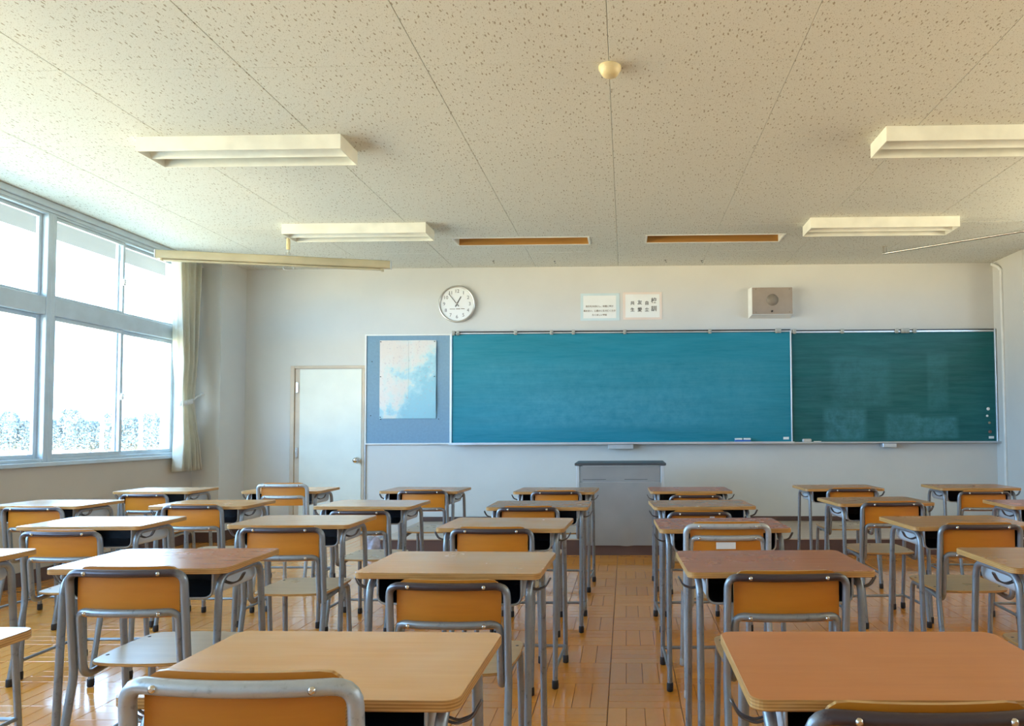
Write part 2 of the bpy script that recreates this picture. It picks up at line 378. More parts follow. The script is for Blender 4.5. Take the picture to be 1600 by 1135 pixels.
    def build(s, name, mats, parent=None, loc=(0, 0, 0), tone=False):
        me = bpy.data.meshes.new(name); me.from_pydata(s.v, [], s.f); me.update()
        if not isinstance(mats, (list, tuple)): mats = [mats]
        for m in mats: me.materials.append(m)
        me.polygons.foreach_set('material_index', s.mi); me.polygons.foreach_set('use_smooth', s.sm)
        if tone:
            a = me.attributes.new('tone', 'FLOAT', 'FACE'); a.data.foreach_set('value', s.tone)
        o = bpy.data.objects.new(name, me); COL.objects.link(o); o.location = loc
        if parent: o.parent = parent
        return o
def fillet(pts, rad, seg=5):
    """polyline with rounded corners; rad = one radius or list per interior vertex"""
    P = [Vector(p) for p in pts]; out = [P[0]]
    for i in range(1, len(P)-1):
        r = rad[i-1] if isinstance(rad, (list, tuple)) else rad
        if r <= 0: out.append(P[i]); continue
        a = (P[i-1]-P[i]); b = (P[i+1]-P[i]); d = min(r, a.length*.49, b.length*.49)
        a = P[i]+a.normalized()*d; b = P[i]+b.normalized()*d
        for k in range(seg+1):
            t = k/seg; out.append(a*(1-t)**2+P[i]*2*t*(1-t)+b*t*t)
    out.append(P[-1]); return out
def rrect(hx, hy, r, n=5, cx=0, cy=0):
    out = []
    for (sx, sy, a0) in ((1, 1, 0), (-1, 1, PI/2), (-1, -1, PI), (1, -1, 3*PI/2)):
        for k in range(n+1):
            a = a0+PI/2*k/n; out.append((cx+sx*(hx-r)+r*math.cos(a), cy+sy*(hy-r)+r*math.sin(a)))
    return out
def tag(o, label=None, cat=None, group=None, kind=None):
    if label: o['label'] = label
    if cat: o['category'] = cat
    if group: o['group'] = group
    if kind: o['kind'] = kind
    return o
def empty(name, loc=(0, 0, 0), rz=0.):
    o = bpy.data.objects.new(name, None); COL.objects.link(o); o.location = loc; o.rotation_euler = (0, 0, rz); o.empty_display_size = .05
    return o
def copy_tree(o, kids, parent=None):
    c = o.copy(); COL.objects.link(c); c.parent = parent
    for ch in kids.get(o.name, []): copy_tree(ch, kids, c)
    return c
def kids_of(root):
    d = {}
    def rec(o):
        d[o.name] = list(o.children)
        for c in o.children: rec(c)
    rec(root); return d
def struct(name, mb, mats, label=None, parent=None):
    o = mb.build(name, mats, parent)
    if not parent: tag(o, label, None, None, 'structure')
    return o

# ------------------------------------------------------------------ floor: parquet tiles
TX, TY, X0, Y0 = .3025, .2775, -.08, 3.19
def proj(p):
    d = Vector(p)-Vector((0, 0, CAMZ)); wz = d.dot(F)
    if wz < .05: return None
    return PX+FPX*d.dot(RR)/wz, PY-FPX*d.dot(UU)/wz
def tile_geo(mb, x0, y0, vert, seed):
    rg = random.Random(seed); g = .0012; h = .0022
    for k in range(4):
        if vert: a, b, c, d = x0+TX*k/4, x0+TX*(k+1)/4, y0, y0+TY
        else: a, b, c, d = x0, x0+TX, y0+TY*k/4, y0+TY*(k+1)/4
        gx0 = g*.35 if (vert and k) else g; gx1 = g*.35 if (vert and k < 3) else g
        gy0 = g*.35 if (not vert and k) else g; gy1 = g*.35 if (not vert and k < 3) else g
        a += gx0; b -= gx1; c += gy0; d -= gy1; e = .0012; z = -rg.random()*.0005
        vs = [(a, c, z-h), (b, c, z-h), (b, d, z-h), (a, d, z-h), (a+e, c+e, z), (b-e, c+e, z), (b-e, d-e, z), (a+e, d-e, z)]
        mb.add(vs, [(4, 5, 6, 7), (0, 1, 5, 4), (1, 2, 6, 5), (2, 3, 7, 6), (3, 0, 4, 7)], 0, False, rg.random())
floor = struct('floor', MB().box(-4.7, 4.7, YB-.1, WY+.1, -.06, -.0027), M['gap'], 'varnished parquet floor laid in squares of four strips')
tiles = []
for i in range(-15, 16):
    for j in range(-17, 17):
        x, y = X0+TX*i, Y0+TY*j
        if x+TX < XL or x > XR or y+TY < YB or y > 6.62 and x > -2.3 or y > WY: continue
        q = proj((x+TX/2, y+TY/2, 0)); vis = q is not None and -40 < q[0] < 1640 and q[1] < 1190 and y > .8
        tiles.append((0 if vis else 1, (x+TX/2)**2+(y+TY/2)**2, i, j))
tiles.sort()
protos = {}; rest = MB()
for n, (nv, d, i, j) in enumerate(tiles):
    vert = (i+j) % 2 == 0
    if n < 300 and not nv:
        key = (vert, n % 4)
        if key not in protos:
            mb = MB(); tile_geo(mb, 0, 0, vert, n % 4*7+1); o = mb.build('parquet_tile', M['floor'], floor, tone=True); protos[key] = o
        else:
            o = protos[key].copy(); COL.objects.link(o); o.parent = floor
        o.location = (X0+TX*i, Y0+TY*j, 0)
    else: tile_geo(rest, X0+TX*i, Y0+TY*j, vert, n)
ro = rest.build('outlying_parquet', M['floor'], floor, tone=True); ro['kind'] = 'stuff'

# ------------------------------------------------------------------ ceiling: fissured boards with two recesses cut out
SLOTS = [(-1.615, -.345, 6.44, 6.69), (.205, 1.475, 6.41, 6.66)]
ceiling = struct('ceiling', MB().box(-4.9, 4.9, YB-.1, WY+.1, CEIL+.14, CEIL+.25), M['white'], 'cream ceiling of speckled acoustic boards')
CX0, CY0, CP = -.983, 3.351, .91
def panel(mb, x0, x1, y0, y1):
    mb.box(x0, x1, y0, y1, CEIL, CEIL+.012, 0, .0012)
proto = None
for i in range(-4, 8):
    for j in range(-6, 6):
        x0, x1, y0, y1 = CX0+CP*(i-0), CX0+CP*(i+1), CY0+CP*j, CY0+CP*(j+1)
        x0, x1, y0, y1 = max(x0, XL-.12), min(x1, XR+.1), max(y0, YB), min(y1, WY+.02)
        if x1-x0 < .02 or y1-y0 < .02: continue
        g = .0012; full = abs(x1-x0-CP) < 1e-6 and abs(y1-y0-CP) < 1e-6
        hit = [s for s in SLOTS if s[0] < x1 and s[1] > x0 and s[2] < y1 and s[3] > y0]
        if full and not hit:
            if proto is None:
                mb = MB(); panel(mb, g, CP-g, g, CP-g); proto = mb.build('ceiling_board', M['ceil'], ceiling); o = proto
            else: o = proto.copy(); COL.objects.link(o); o.parent = ceiling
            o.location = (x0, y0, 0); continue
        mb = MB(); x0 += g; x1 -= g; y0 += g; y1 -= g
        if hit:
            a, b, c, d = hit[0]; a = max(a, x0); b = min(b, x1)
            if c > y0: panel(mb, x0, x1, y0, c)
            if d < y1: panel(mb, x0, x1, max(d, y0), y1)
            cc, dd = max(c, y0), min(d, y1)
            if a > x0: panel(mb, x0, a, cc, dd)
            if b < x1: panel(mb, b, x1, cc, dd)
        else: panel(mb, x0, x1, y0, y1)
        mb.build('ceiling_board', M['ceil'], ceiling)

# ------------------------------------------------------------------ walls
struct('wall_front', MB().box(-4.9, 4.9, WY, WY+.15, -.05, CEIL+.15), M['wall'], 'off-white plaster wall behind the chalkboards')
mb = MB().box(XL-.15, XL, YB, WY, -.05, .89).box(XL-.15, XL, 6.905, WY, .89, CEIL+.15).box(XL-.15, XL, YB, 6.905, 2.872, CEIL+.15).box(XL-.15, XL, YB, -1.05, .89, 2.9)
struct('wall_left', mb, M['sidewall'], 'taupe wall below and around the windows')
struct('wall_right', MB().box(XR, XR+.15, YB, WY, -.05, 2.10).box(XR, XR+.15, YB, WY, 2.75, CEIL+.15).box(XR, XR+.15, YB, -.95, 2.10, 2.75).box(XR, XR+.15, 6.15, WY, 2.10, 2.75), M['wall'], 'plain plaster wall on the corridor side')
struct('wall_back', MB().box(-4.65, 4.65, YB-.15, YB, -.05, CEIL+.15), M['wall'], 'plain wall at the back of the classroom')
struct('pillar_left', MB().box(XL-.001, -4.215, 7.152, WY+.001, -.001, CEIL+.05), M['wall'], 'plastered pillar beside the curtain in the window corner')
struct('pillar_right', MB().box(4.006, XR+.001, 7.06, WY+.001, -.001, CEIL+.05), M['wall'], 'plastered pillar at the right end of the chalkboard wall')
struct('baseboard_left', MB().box(XL, XL+.012, YB, 7.14, 0, .105, 0, .003).box(XL+.012, -4.203, 7.14, 7.152, 0, .105, 0, .003), M['base'], 'dark brown baseboard below the windows')
struct('baseboard_front', MB().box(-4.203, -3.70, WY-.012, WY, 0, .10, 0, .003).box(-2.24, 4.0, WY-.012, WY, .15, .20, 0, .003).box(-4.215, -4.203, 7.14, WY, 0, .105, 0, .003), M['base'], 'dark brown baseboard along the front wall')
struct('trim_1', MB().box(XL-.03, XL+.035, YB, 7.0, 2.895, CEIL, 0, .006).box(XL-.02, XL+.012, YB, 6.95, 2.866, 2.895, 0, .003), M['sash'], 'aluminium curtain rail running above the windows')
struct('trim_2', MB().box(XL-.02, XL+.03, YB, 6.91, .878, .915, 0, .006), M['sash'], 'aluminium sill running below the windows')
mb = MB().box(XL, XL+.0025, YB, 5.9, .585, .590)
tag(struct('trim_3', mb, M['sidewall']), 'thin joint line in the wall below the windows')

# windows
def bars(mb, y0, y1, z0, z1, x0, x1, wdt, bv=.003):
    mb.box(x0, x1, y0, y0+wdt, z0, z1, 0, bv).box(x0, x1, y1-wdt, y1, z0, z1, 0, bv)
    mb.box(x0, x1, y0+wdt, y1-wdt, z0, z0+wdt, 0, bv).box(x0, x1, y0+wdt, y1-wdt, z1-wdt, z1, 0, bv)
edges = [6.9, 5.335, 3.73, 2.125, .52, -1.05]
wnames = ['window bay beside the curtain, nearest the chalkboard', 'second window bay from the curtain', 'third window bay from the curtain', 'fourth window bay from the curtain', 'rearmost window bay']
for k in range(5):
    y1, y0 = edges[k], edges[k+1]
    wn = empty('window_%d' % (k+1), (0, 0, 0)); tag(wn, wnames[k], None, None, 'structure')
    ya = y0+(.04 if k < 4 else 0); yb = y1-(.04 if k else 0)
    fr = MB().box(XL-.09, XL+.004, ya-.04 if k < 4 else ya, ya, .915, 2.866, 0, .004) if k < 4 else MB()
    if k: fr.box(XL-.09, XL+.004, yb, yb+.04, .915, 2.866, 0, .004)
    else: fr.box(XL-.09, XL+.002, yb, yb+.03, .915, 2.866, 0, .003)
    fr.box(XL-.085, XL+.0, ya, yb, .915, .94, 0, .003)
    fr.box(XL-.09, XL+.0, ya, yb, 2.06, 2.20, 0, .006).box(XL-.085, XL, ya, yb, 2.85, 2.866, 0, .002)
    fr.build('window_frame', M['sash'], wn)
    ym = (ya+yb)/2
    for (z0, z1, lz) in ((.94, 2.06, 1.46), (2.20, 2.85, 2.49)):
        for (a, b, xo) in ((ya, ym+.022, -.03), (ym-.022, yb, -.062)):
            sb = MB(); bars(sb, a, b, z0, z1, XL+xo-.014, XL+xo+.014, .034 if z0 < 1 else .026); so = sb.build('sash', M['sash'], wn)
            MB().box(XL+xo-.002, XL+xo+.002, a+.02, b-.02, z0+.02, z1-.02).build('pane', M['glass'], so)
        lt = MB().box(XL-.016, XL+.006, ym-.012, ym+.012, lz-.03, lz+.03, 0, .005).tube([(XL+.006, ym, lz), (XL+.02, ym, lz+.02), (XL+.022, ym-.01, lz+.05)], .005, 8)
        lt.build('latch', M['white'], wn)

for k in range(4):     # windows added out of view to brighten the right of the room
    a, b = -.95+1.775*k, -.95+1.775*(k+1); wn = empty('window_%d' % (k+6)); tag(wn, ('rearmost', 'second', 'third', 'foremost')[k]+' added high window, unseen, brightening the right of the room', None, None, 'structure')
    mb = MB(); bars(mb, a, b, 2.10, 2.75, XR+.03, XR+.10, .045); mb.box(XR+.03, XR+.10, (a+b)/2-.02, (a+b)/2+.02, 2.145, 2.705); mb.build('window_frame', M['sash'], wn)
    MB().box(XR+.06, XR+.064, a+.04, b-.04, 2.13, 2.72).build('pane', M['glass'], wn)
struct('corridor_floor', MB().box(XR+.15, 6.6, YB-1, WY+1, -.1, 0).box(6.5, 6.6, YB-1, WY+1, 0, 1.0), M['wall'], 'open gallery outside the added high windows')
struct('added_shade_roof', MB().box(XR+.15, 6.7, YB-1, WY+1, 3.0, 3.12), M['wall'], 'unseen flat roof added over the gallery to shade the added windows')  # slab added out of view to keep direct sun from the windows
# door in the front wall
d = empty('door_1'); tag(d, 'cream door with round knob left of the blue notice board', None, None, 'structure')
MB().box(-3.70, -3.655, WY-.02, WY+.0, 0, 1.865, 0, .003).box(-3.655, -2.86, WY-.02, WY, 1.835, 1.865, 0, .003).box(-2.905, -2.875, WY-.015, WY, 0, 1.835, 0, .003).build('door_frame', M['doorframe'], d)
leaf = MB().box(-3.60, -2.91, WY-.008, WY-.001, .01, 1.825, 0, .002).build('door_leaf', M['door'], d)
MB().box(-3.655, -3.60, WY-.004, WY-.001, .01, 1.83).build('door_rebate', M['doorframe'], d)
for z in (1.625, .905):
    MB().box(-3.64, -3.615, WY-.016, WY-.006, z-.055, z+.055, 0, .002).tube([(-3.628, WY-.018, z-.06), (-3.628, WY-.018, z+.06)], .006, 8).build('hinge', M['chrome'], d)
MB().lathe([(.034, 0), (.034, -.006), (.012, -.012), (.012, -.03), (.026, -.036), (.031, -.05), (.024, -.064), (.004, -.068)], (-2.955, WY-.008, .822), 'y').build('door_knob', M['chrome'], d)
struct('trim_4', MB().tube([(-2.865, WY-.012, .0), (-2.865, WY-.012, .995)], .008, 8), M['alu'], 'thin grey conduit running down from the notice board corner')

# platform
pl = empty('teaching_platform', (0, 0, 0)); tag(pl, 'low wooden teaching platform with dark brown riser below the chalkboards', 'platform')
MB().box(-2.25, 3.985, 6.405, WY-.013, 0, .138).build('riser', M['plat_side'], pl)
yy = 6.395; n = 0
while yy < WY-.02:
    y2 = min(yy+.205, WY-.013)
    for (a, b) in ((-2.26, .9), (.902, 3.99)) if n % 2 else ((-2.26, -.4), (-.398, 3.99)):
        MB().box(a, b, yy+.0008, y2-.0008, .138, .15, 0, .002).build('platform_board', M['plat_top'], pl)
    yy = y2; n += 1
mb = MB(); rg = random.Random(3); nx, nz = 9, 7
vs = []
for a in range(nx):
    for b in range(nz):
        t = b/(nz-1); vs.append((-2.42+.15*a/(nx-1)+rg.uniform(-.006, .006), 6.42-.05*math.sin(PI*a/(nx-1))*(1-t*.4)+rg.uniform(-.012, .012), t*(.155+.02*math.sin(a*1.3))))
fs = [(a*nz+b, (a+1)*nz+b, (a+1)*nz+b+1, a*nz+b+1) for a in range(nx-1) for b in range(nz-1)]
mb.add(vs, fs, 0, True)
top = [(vs[a*nz+nz-1]) for a in range(nx)]; bk = [(p[0], 6.55, p[2]-.01) for p in top]; bk0 = [(p[0], 6.55, 0) for p in top]
mb.add(top+bk+bk0, [(a, a+1, nx+a+1, nx+a) for a in range(nx-1)]+[(nx+a, nx+a+1, 2*nx+a+1, 2*nx+a) for a in range(nx-1)], 0, True)
tag(mb.build('plastic_bag', M['vinyl']), 'crumpled pale plastic bag on the floor by the left end of the platform', 'bag')

# lectern
lc = empty('lectern', (-.055, 6.6, .15)); tag(lc, 'grey steel lectern with dark top standing at the front of the platform', 'lectern')
MB().box(-.415, .42, -.225, .26, .666, .69, 0, .004).build('top', M['podiumtop'], lc)
MB().box(-.40, -.372, -.21, .25, 0, .666, 0, .003).build('side_panel', M['trayout'], lc)
MB().box(.372, .405, -.21, .25, 0, .666, 0, .003).build('side_panel', M['trayout'], lc)
MB().box(-.366, .366, -.205, -.192, .518, .660, 0, .002).build('upper_front_panel', M['podium'], lc)
for x in (-.34, .04): MB().box(x, x+.21, -.2065, -.2045, .537, .541).build('slot_line', M['podiumtop'], lc)
# lower front panel: dented at the bottom
mb = MB(); nx, nz = 24, 20; vs = []
for a in range(nx+1):
    for b in range(nz+1):
        x = -.371+.742*a/nx; z = -.058+.573*b/nz
        dy = .012*math.exp(-((x-.10)**2/.004+(z+.06)**2/.010)) + .006*math.exp(-((x+.02)**2/.03+(z-.28)**2/.02))
        zz = z + (-.008*math.exp(-((x-.06)/.05)**2) if b == 0 else 0)
        vs.append((x, -.222+dy, zz))
fs = [(a*(nz+1)+b, (a+1)*(nz+1)+b, (a+1)*(nz+1)+b+1, a*(nz+1)+b+1) for a in range(nx) for b in range(nz)]
mb.add(vs, fs, 0, True); mb.box(-.371, .371, -.206, -.200, -.0, .515)
mb.build('lower_front_panel', M['podium'], lc)

# ------------------------------------------------------------------ chalkboards and notice board
def frame_rect(mb, x0, x1, z0, z1, y0, y1, wd):
    mb.box(x0, x0+wd, y0, y1, z0, z1, 0, .002).box(x1-wd, x1, y0, y1, z0, z1, 0, .002).box(x0+wd, x1-wd, y0, y1, z1-wd, z1, 0, .002).box(x0+wd, x1-wd, y0, y1, z0, z0+wd, 0, .002)
cb = empty('chalkboard', (0, 0, 0)); tag(cb, 'large teal chalkboard in the middle of the front wall', 'chalkboard')
MB().box(-1.90, 1.785, WY-.05, WY-.001, 1.005, 2.195).build('writing_surface', M['board_main'], cb)
mb = MB(); frame_rect(mb, -1.912, 1.80, .992, 2.212, WY-.062, WY-.001, .014); mb.build('frame', M['alu'], cb)
MB().box(-1.90, 1.79, WY-.060, WY-.046, 2.2125, 2.226).build('hanging_rail', M['black'], cb)
MB().box(-1.912, 1.80, WY-.13, WY-.05, .988, 1.002, 0, .003).box(-1.912, 1.80, WY-.133, WY-.128, .988, 1.010).build('chalk_ledge', M['alu'], cb)
dr = MB().box(-.19, .08, WY-.11, WY-.01, .935, .986, 0, .004).box(-.058, -.052, WY-.1115, WY-.109, .937, .984).build('chalk_drawer', M['alu'], cb)
MB().box(1.70, 1.76, WY-.052, WY-.0495, 1.03, 1.058).build('label_plate', M['paper'], cb)
sb_ = empty('chalkboard', (0, 0, 0)); tag(sb_, 'smaller darker chalkboard with chalk smears at the right end', 'chalkboard')
MB().box(1.81, 3.985, WY-.03, WY-.001, 1.005, 2.185).build('writing_surface', M['board_side'], sb_)
mb = MB(); mb.box(1.802, 3.998, WY-.045, WY-.001, 2.186, 2.205, 0, .002).box(3.985, 3.999, WY-.05, WY-.001, .99, 2.215, 0, .002).box(1.802, 3.985, WY-.045, WY-.001, .99, 1.004, 0, .002); mb.build('frame', M['alu'], sb_)
MB().box(1.82, 3.98, WY-.044, WY-.030, 2.2055, 2.217).build('hanging_rail', M['black'], sb_)
MB().box(1.805, 3.998, WY-.11, WY-.045, .988, 1.002, 0, .003).build('chalk_ledge', M['alu'], sb_)
MB().box(2.75, 2.895, WY-.10, WY-.01, .942, .986, 0, .004).build('chalk_drawer', M['alu'], sb_)
MB().box(3.905, 3.96, WY-.033, WY-.0295, 1.03, 1.056).build('label_plate', M['paper'], sb_)
nb = empty('notice_board', (0, 0, 0)); tag(nb, 'blue felt notice board with white frame left of the chalkboards', 'board')
MB().box(-2.85, -1.925, WY-.025, WY-.001, 1.005, 2.19).build('felt_panel', M['bull'], nb)
mb = MB(); frame_rect(mb, -2.865, -1.913, .992, 2.205, WY-.036, WY-.001, .015); mb.build('frame', M['white'], nb)
for (x, z, lb) in ((-2.79, 1.905, 'highest, left of the map'), (-2.80, 1.31, 'lowest at far left'), (-2.69, 1.27, 'just below the map corner'), (-2.05, 1.27, 'below the right of the map')):
    tag(MB().lathe([(.004, 0), (.005, -.004), (.004, -.009), (.001, -.011)], (x, WY-.0252, z), 'y', 8).build('push_pin', M['black']), 'tiny dark push pin in the notice board, '+lb, 'pin', 'loose pins on the notice board')
mp = empty('wall_map', (-2.39, WY-.03, 1.707)); tag(mp, 'pale blue and cream coastal map pinned to the blue notice board', 'map')
mb = MB(); nx, nz = 16, 16; vs = []
for a in range(nx+1):
    for b in range(nz+1):
        u, v = a/nx, b/nz; x = -.312+.624*u; z = -.43+.86*v
        y = -.004-.012*max(0, u-.8)/.2*math.sin(PI*abs((v-.5)*2) if v < .5 else PI*(v-.5)*2)*.8-.003*abs(math.sin(u*PI*2))+.0015*math.cos(v*9)
        vs.append((x, y, z))
fs = [(a*(nz+1)+b, (a+1)*(nz+1)+b, (a+1)*(nz+1)+b+1, a*(nz+1)+b+1) for a in range(nx) for b in range(nz)]
mb.add(vs, fs, 0, True); mb.build('sheet', M['map'], mp)
MB().box(-.0012, .0012, -.0105, -.0095, -.2, .42).build('fold_line', M['paper'], mp)
for (x, z) in ((-.30, -.415), (-.30, .03), (.295, .03), (.295, .415), (-.30, .415)):
    MB().lathe([(.004, 0), (.005, -.012), (.004, -.02), (.001, -.022)], (x, 0, z), 'y', 8).build('pin', M['black'], mp)

# hooks on the board rails
def hook_geo(): return MB().box(-.017, .017, -.014, .006, -.024, .026, 0, .004).tube(fillet([(0, -.012, .004), (0, -.022, -.004), (0, -.024, -.022), (0, -.034, -.024), (0, -.036, -.012)], .005, 3), .003, 6)
ON = ['first', 'second', 'third', 'fourth', 'fifth', 'sixth', 'seventh', 'eighth', 'ninth', 'tenth', 'eleventh', 'twelfth', 'thirteenth', 'fourteenth']; ci = 0
hp = hook_geo().build('rail_clip', M['clipgrey']); first = True
for (px_, side) in ((711, 0), (718, 0), (808, 0), (864, 0), (898, 0), (977.6, 0), (1109, 0), (1212, 0), (1216, 0), (1240, 1), (1315, 1), (1400, 1), (1409, 1), (1413, 1), (1417, 1), (1428, 1)):
    x = -1.908+(px_-707)*(1.804+1.908)/(1235-707) if not side else 1.804+(px_-1235.5)*(3.99-1.804)/(1553-1235.5)
    if first: o = hp; first = False
    else: o = hp.copy(); COL.objects.link(o)
    o.location = (x, WY-.068 if not side else WY-.052, 2.207 if not side else 2.199)
    tag(o, 'small white clip, %s from the left above the %s' % (ON[ci-9*side], 'smaller right chalkboard' if side else 'large chalkboard'), 'clip', 'clips above the large chalkboard' if not side else 'clips above the right chalkboard'); ci += 1
# eraser, cloth, magnets
er = empty('chalkboard_eraser', (1.255, WY-.095, 1.002)); tag(er, 'blue chalkboard eraser with white felt lying on the chalk ledge', 'eraser')
MB().box(-.085, .085, -.028, .028, 0, .026, 0, .006).build('grip', M['blueplastic'], er)
MB().box(-.083, -.006, -.026, .026, .026, .046, 0, .005).build('felt_pad', M['paper'], er); MB().box(.006, .083, -.026, .026, .026, .046, 0, .005).build('felt_pad', M['paper'], er)
mb = MB(); mb.rslab(rrect(.05, .018, .012, 4), 0, .034, 0, 0, .008); c = mb.build('chalk_cloth', M['capwhite'], loc=(1.945, WY-.082, 1.002)); c.rotation_euler = (0, 0, .2); tag(c, 'small folded white cloth on the ledge of the right chalkboard', 'cloth')
MB_ = MB().tube([(-.04, 0, .005), (.04, .004, .005)], .005, 8).build('chalk_stick', M['paper'], loc=(2.06, WY-.075, 1.002)); tag(MB_, 'white chalk stick beside the cloth on the right ledge', 'chalk')
for (x, z, r, mt, lb) in ((3.905, 1.350, .017, 'clockface', 'topmost white round magnet at the right chalkboard edge'), (3.893, 1.275, .012, 'paper', 'small white magnet just below the topmost one'), (3.915, 1.200, .014, 'magnetgrey', 'olive grey magnet third from the top at the board edge'), (3.919, 1.103, .018, 'magnetbrown', 'reddish brown magnet lowest at the board edge')):
    mm = MB().lathe([(r, 0), (r, -.006), (r*.7, -.011), (r*.1, -.012)], (0, 0, 0), 'y', 16).build('magnet', M[mt], loc=(x, WY-.0302, z)); tag(mm, lb, 'magnet', 'magnets on the right chalkboard')

# ------------------------------------------------------------------ clock, posters, speaker
ck = empty('wall_clock', (-1.853, WY, 2.536)); tag(ck, 'round silver-rimmed wall clock above the notice board', 'clock')
MB().lathe([(.203, 0), (.205, -.02), (.203, -.04), (.196, -.045), (.188, -.043), (.184, -.03)], (0, 0, 0), 'y', 48, cap=False).build('rim', M['silver'], ck)
MB().lathe([(.187, -.012), (.187, -.028), (.001, -.028)], (0, 0, 0), 'y', 48, smooth=False).build('dial', M['clockface'], ck)
def text_mesh(name, s, size, mat, parent, loc, rot=(PI/2, 0, 0), bold=0., align='CENTER'):
    cu = bpy.data.curves.new(name, 'FONT'); cu.body = s; cu.size = size; cu.align_x = align; cu.align_y = 'CENTER'; cu.extrude = .0004; cu.offset = bold; cu.resolution_u = 3
    t = bpy.data.objects.new(name, cu); COL.objects.link(t)
    dg = bpy.context.evaluated_depsgraph_get(); me = bpy.data.meshes.new_from_object(t.evaluated_get(dg)); bpy.data.objects.remove(t)
    me.materials.clear(); me.materials.append(mat); o = bpy.data.objects.new(name, me); COL.objects.link(o); o.parent = parent; o.location = loc; o.rotation_euler = rot
    return o
for h in range(1, 13):
    a = h*PI/6; text_mesh('numeral', str(h), .053, M['steel'], ck, (math.sin(a)*.142, -.0288, math.cos(a)*.142))
def hand(name, ang, L, wd, back, y):
    mb = MB(); ca, sa = math.cos(ang), math.sin(ang)
    pts = [(-wd, -back), (wd, -back), (wd*.7, L), (-wd*.7, L)]
    P = [(x*ca+z*sa, -x*sa+z*ca) for x, z in pts]
    mb.add([(x, y, z) for x, z in P]+[(x, y-.002, z) for x, z in P], [(0, 1, 2, 3), (4, 7, 6, 5), (0, 4, 5, 1), (1, 5, 6, 2), (2, 6, 7, 3), (3, 7, 4, 0)], 0); mb.build(name, M['black'], ck)
hand('hour_hand', math.radians(28), .095, .005, .035, -.031); hand('minute_hand', math.radians(321), .145, .0032, .035, -.034)
MB().lathe([(.007, -.028), (.007, -.038), (.001, -.039)], (0, 0, 0), 'y', 12).build('hub', M['silver'], ck)
MB().box(-.08, -.02, -.0292, -.0284, -.058, -.052).box(-.01, .035, -.0292, -.0284, -.058, -.050).box(.045, .085, -.0292, -.0284, -.056, -.049).build('dial_print', M['spkdark'], ck)

p1 = empty('framed_notice', (-.277, WY, 2.495)); tag(p1, 'white notice with pale blue border and three lines of writing', 'poster')
MB().box(-.215, .215, -.004, 0, -.151, .151, 0, .001).build('border', M['paper_blue'], p1); MB().box(-.185, .178, -.0055, -.004, -.125, .125).build('sheet', M['paper'], p1)
for s, z in (('自分を大切にし、仲間に学び', .005), ('高め合い、心豊かに生き抜く力で', -.045), ('たくましい学校', -.09)):
    text_mesh('writing', s, .0235, M['spkdark'], p1, (-.006, -.0062, z), bold=.0006)
p2 = empty('school_motto_notice', (.19, WY, 2.503)); tag(p2, 'white school motto notice with pale pink border and columns of characters', 'poster')
MB().box(-.215, .215, -.004, 0, -.152, .152, 0, .001).build('border', M['paper_pink'], p2); MB().box(-.188, .188, -.0055, -.004, -.128, .128).build('sheet', M['paper'], p2)
for s, x, z1, z2, sz in (('校訓', .125, .055, -.035, .064), ('自立', .048, .028, -.045, .046), ('友愛', -.03, .035, -.045, .052), ('共生', -.11, .028, -.045, .046)):
    text_mesh('character', s[0], sz, M['steel'], p2, (x, -.0062, z1), bold=.0008); text_mesh('character', s[1], sz, M['steel'], p2, (x, -.0062, z2), bold=.0008)

sp = empty('wall_speaker', (1.575, WY, 2.52)); tag(sp, 'taupe square loudspeaker box mounted high on the wall right of the notices', 'speaker')
vs = [(-.228, -.0, .158), (.228, 0, .158), (.228, 0, -.168), (-.228, 0, -.168), (-.208, -.12, .155), (.232, -.12, .155), (.232, -.12, -.142), (-.208, -.12, -.142)]
MB().add([(x*1.0, y, z) for x, y, z in vs], [(0, 1, 5, 4), (1, 2, 6, 5), (2, 3, 7, 6), (3, 0, 4, 7), (0, 3, 2, 1), (4, 5, 6, 7)]).build('case', M['white'], sp)
MB().box(-.204, .228, -.124, -.119, -.138, .151, 0, .001).build('front_plate', M['spk'], sp)
MB().lathe([(.064, -.1238), (.064, -.1252), (.001, -.1252)], (.012, 0, .015), 'y', 32).build('grille', M['spkdark'], sp)
MB().lathe([(.010, -.1238), (.010, -.134), (.002, -.136)], (.005, 0, -.108), 'y', 12).build('volume_knob', M['black'], sp)
for x in (-.165, .195):
    for z in (-.118, .132): MB().lathe([(.006, -.1238), (.006, -.1265), (.001, -.127)], (x, 0, z), 'y', 8).build('screw', M['spkdark'], sp)

# ------------------------------------------------------------------ ceiling fixtures
def fixture():
    t = empty('ceiling_light'); L, Wd, H = .63, .135, .09
    mb = MB(); th = .006
    mb.box(-L, L, -Wd, -Wd+th, -H, 0, 0, .001).box(-L, L, Wd-th, Wd, -H, 0, 0, .001)
    mb.box(-L, -L+th, -Wd+th, Wd-th, -H, 0, 0, .001).box(L-th, L, -Wd+th, Wd-th, -H, 0, 0, .001); mb.box(-L+th, L-th, -Wd+th, Wd-th, -.006, 0)
    mb.build('housing', M['fixture'], t)
    mb = MB(); mb.add([(-L+th, -.03, -.01), (L-th, -.03, -.01), (L-th, 0, -H+.004), (-L+th, 0, -H+.004), (-L+th, .03, -.01), (L-th, .03, -.01)], [(0, 1, 2, 3), (3, 2, 5, 4), (0, 3, 4), (1, 5, 2), (0, 4, 5, 1)]); mb.build('reflector', M['fixture'], t)
    for y in (-.072, .072): MB().tube([(-L+.03, y, -.03), (L-.03, y, -.03)], .016, 12).build('fluorescent_tube', M['fluoro'], t)
    return t
f0 = fixture(); fk = kids_of(f0)
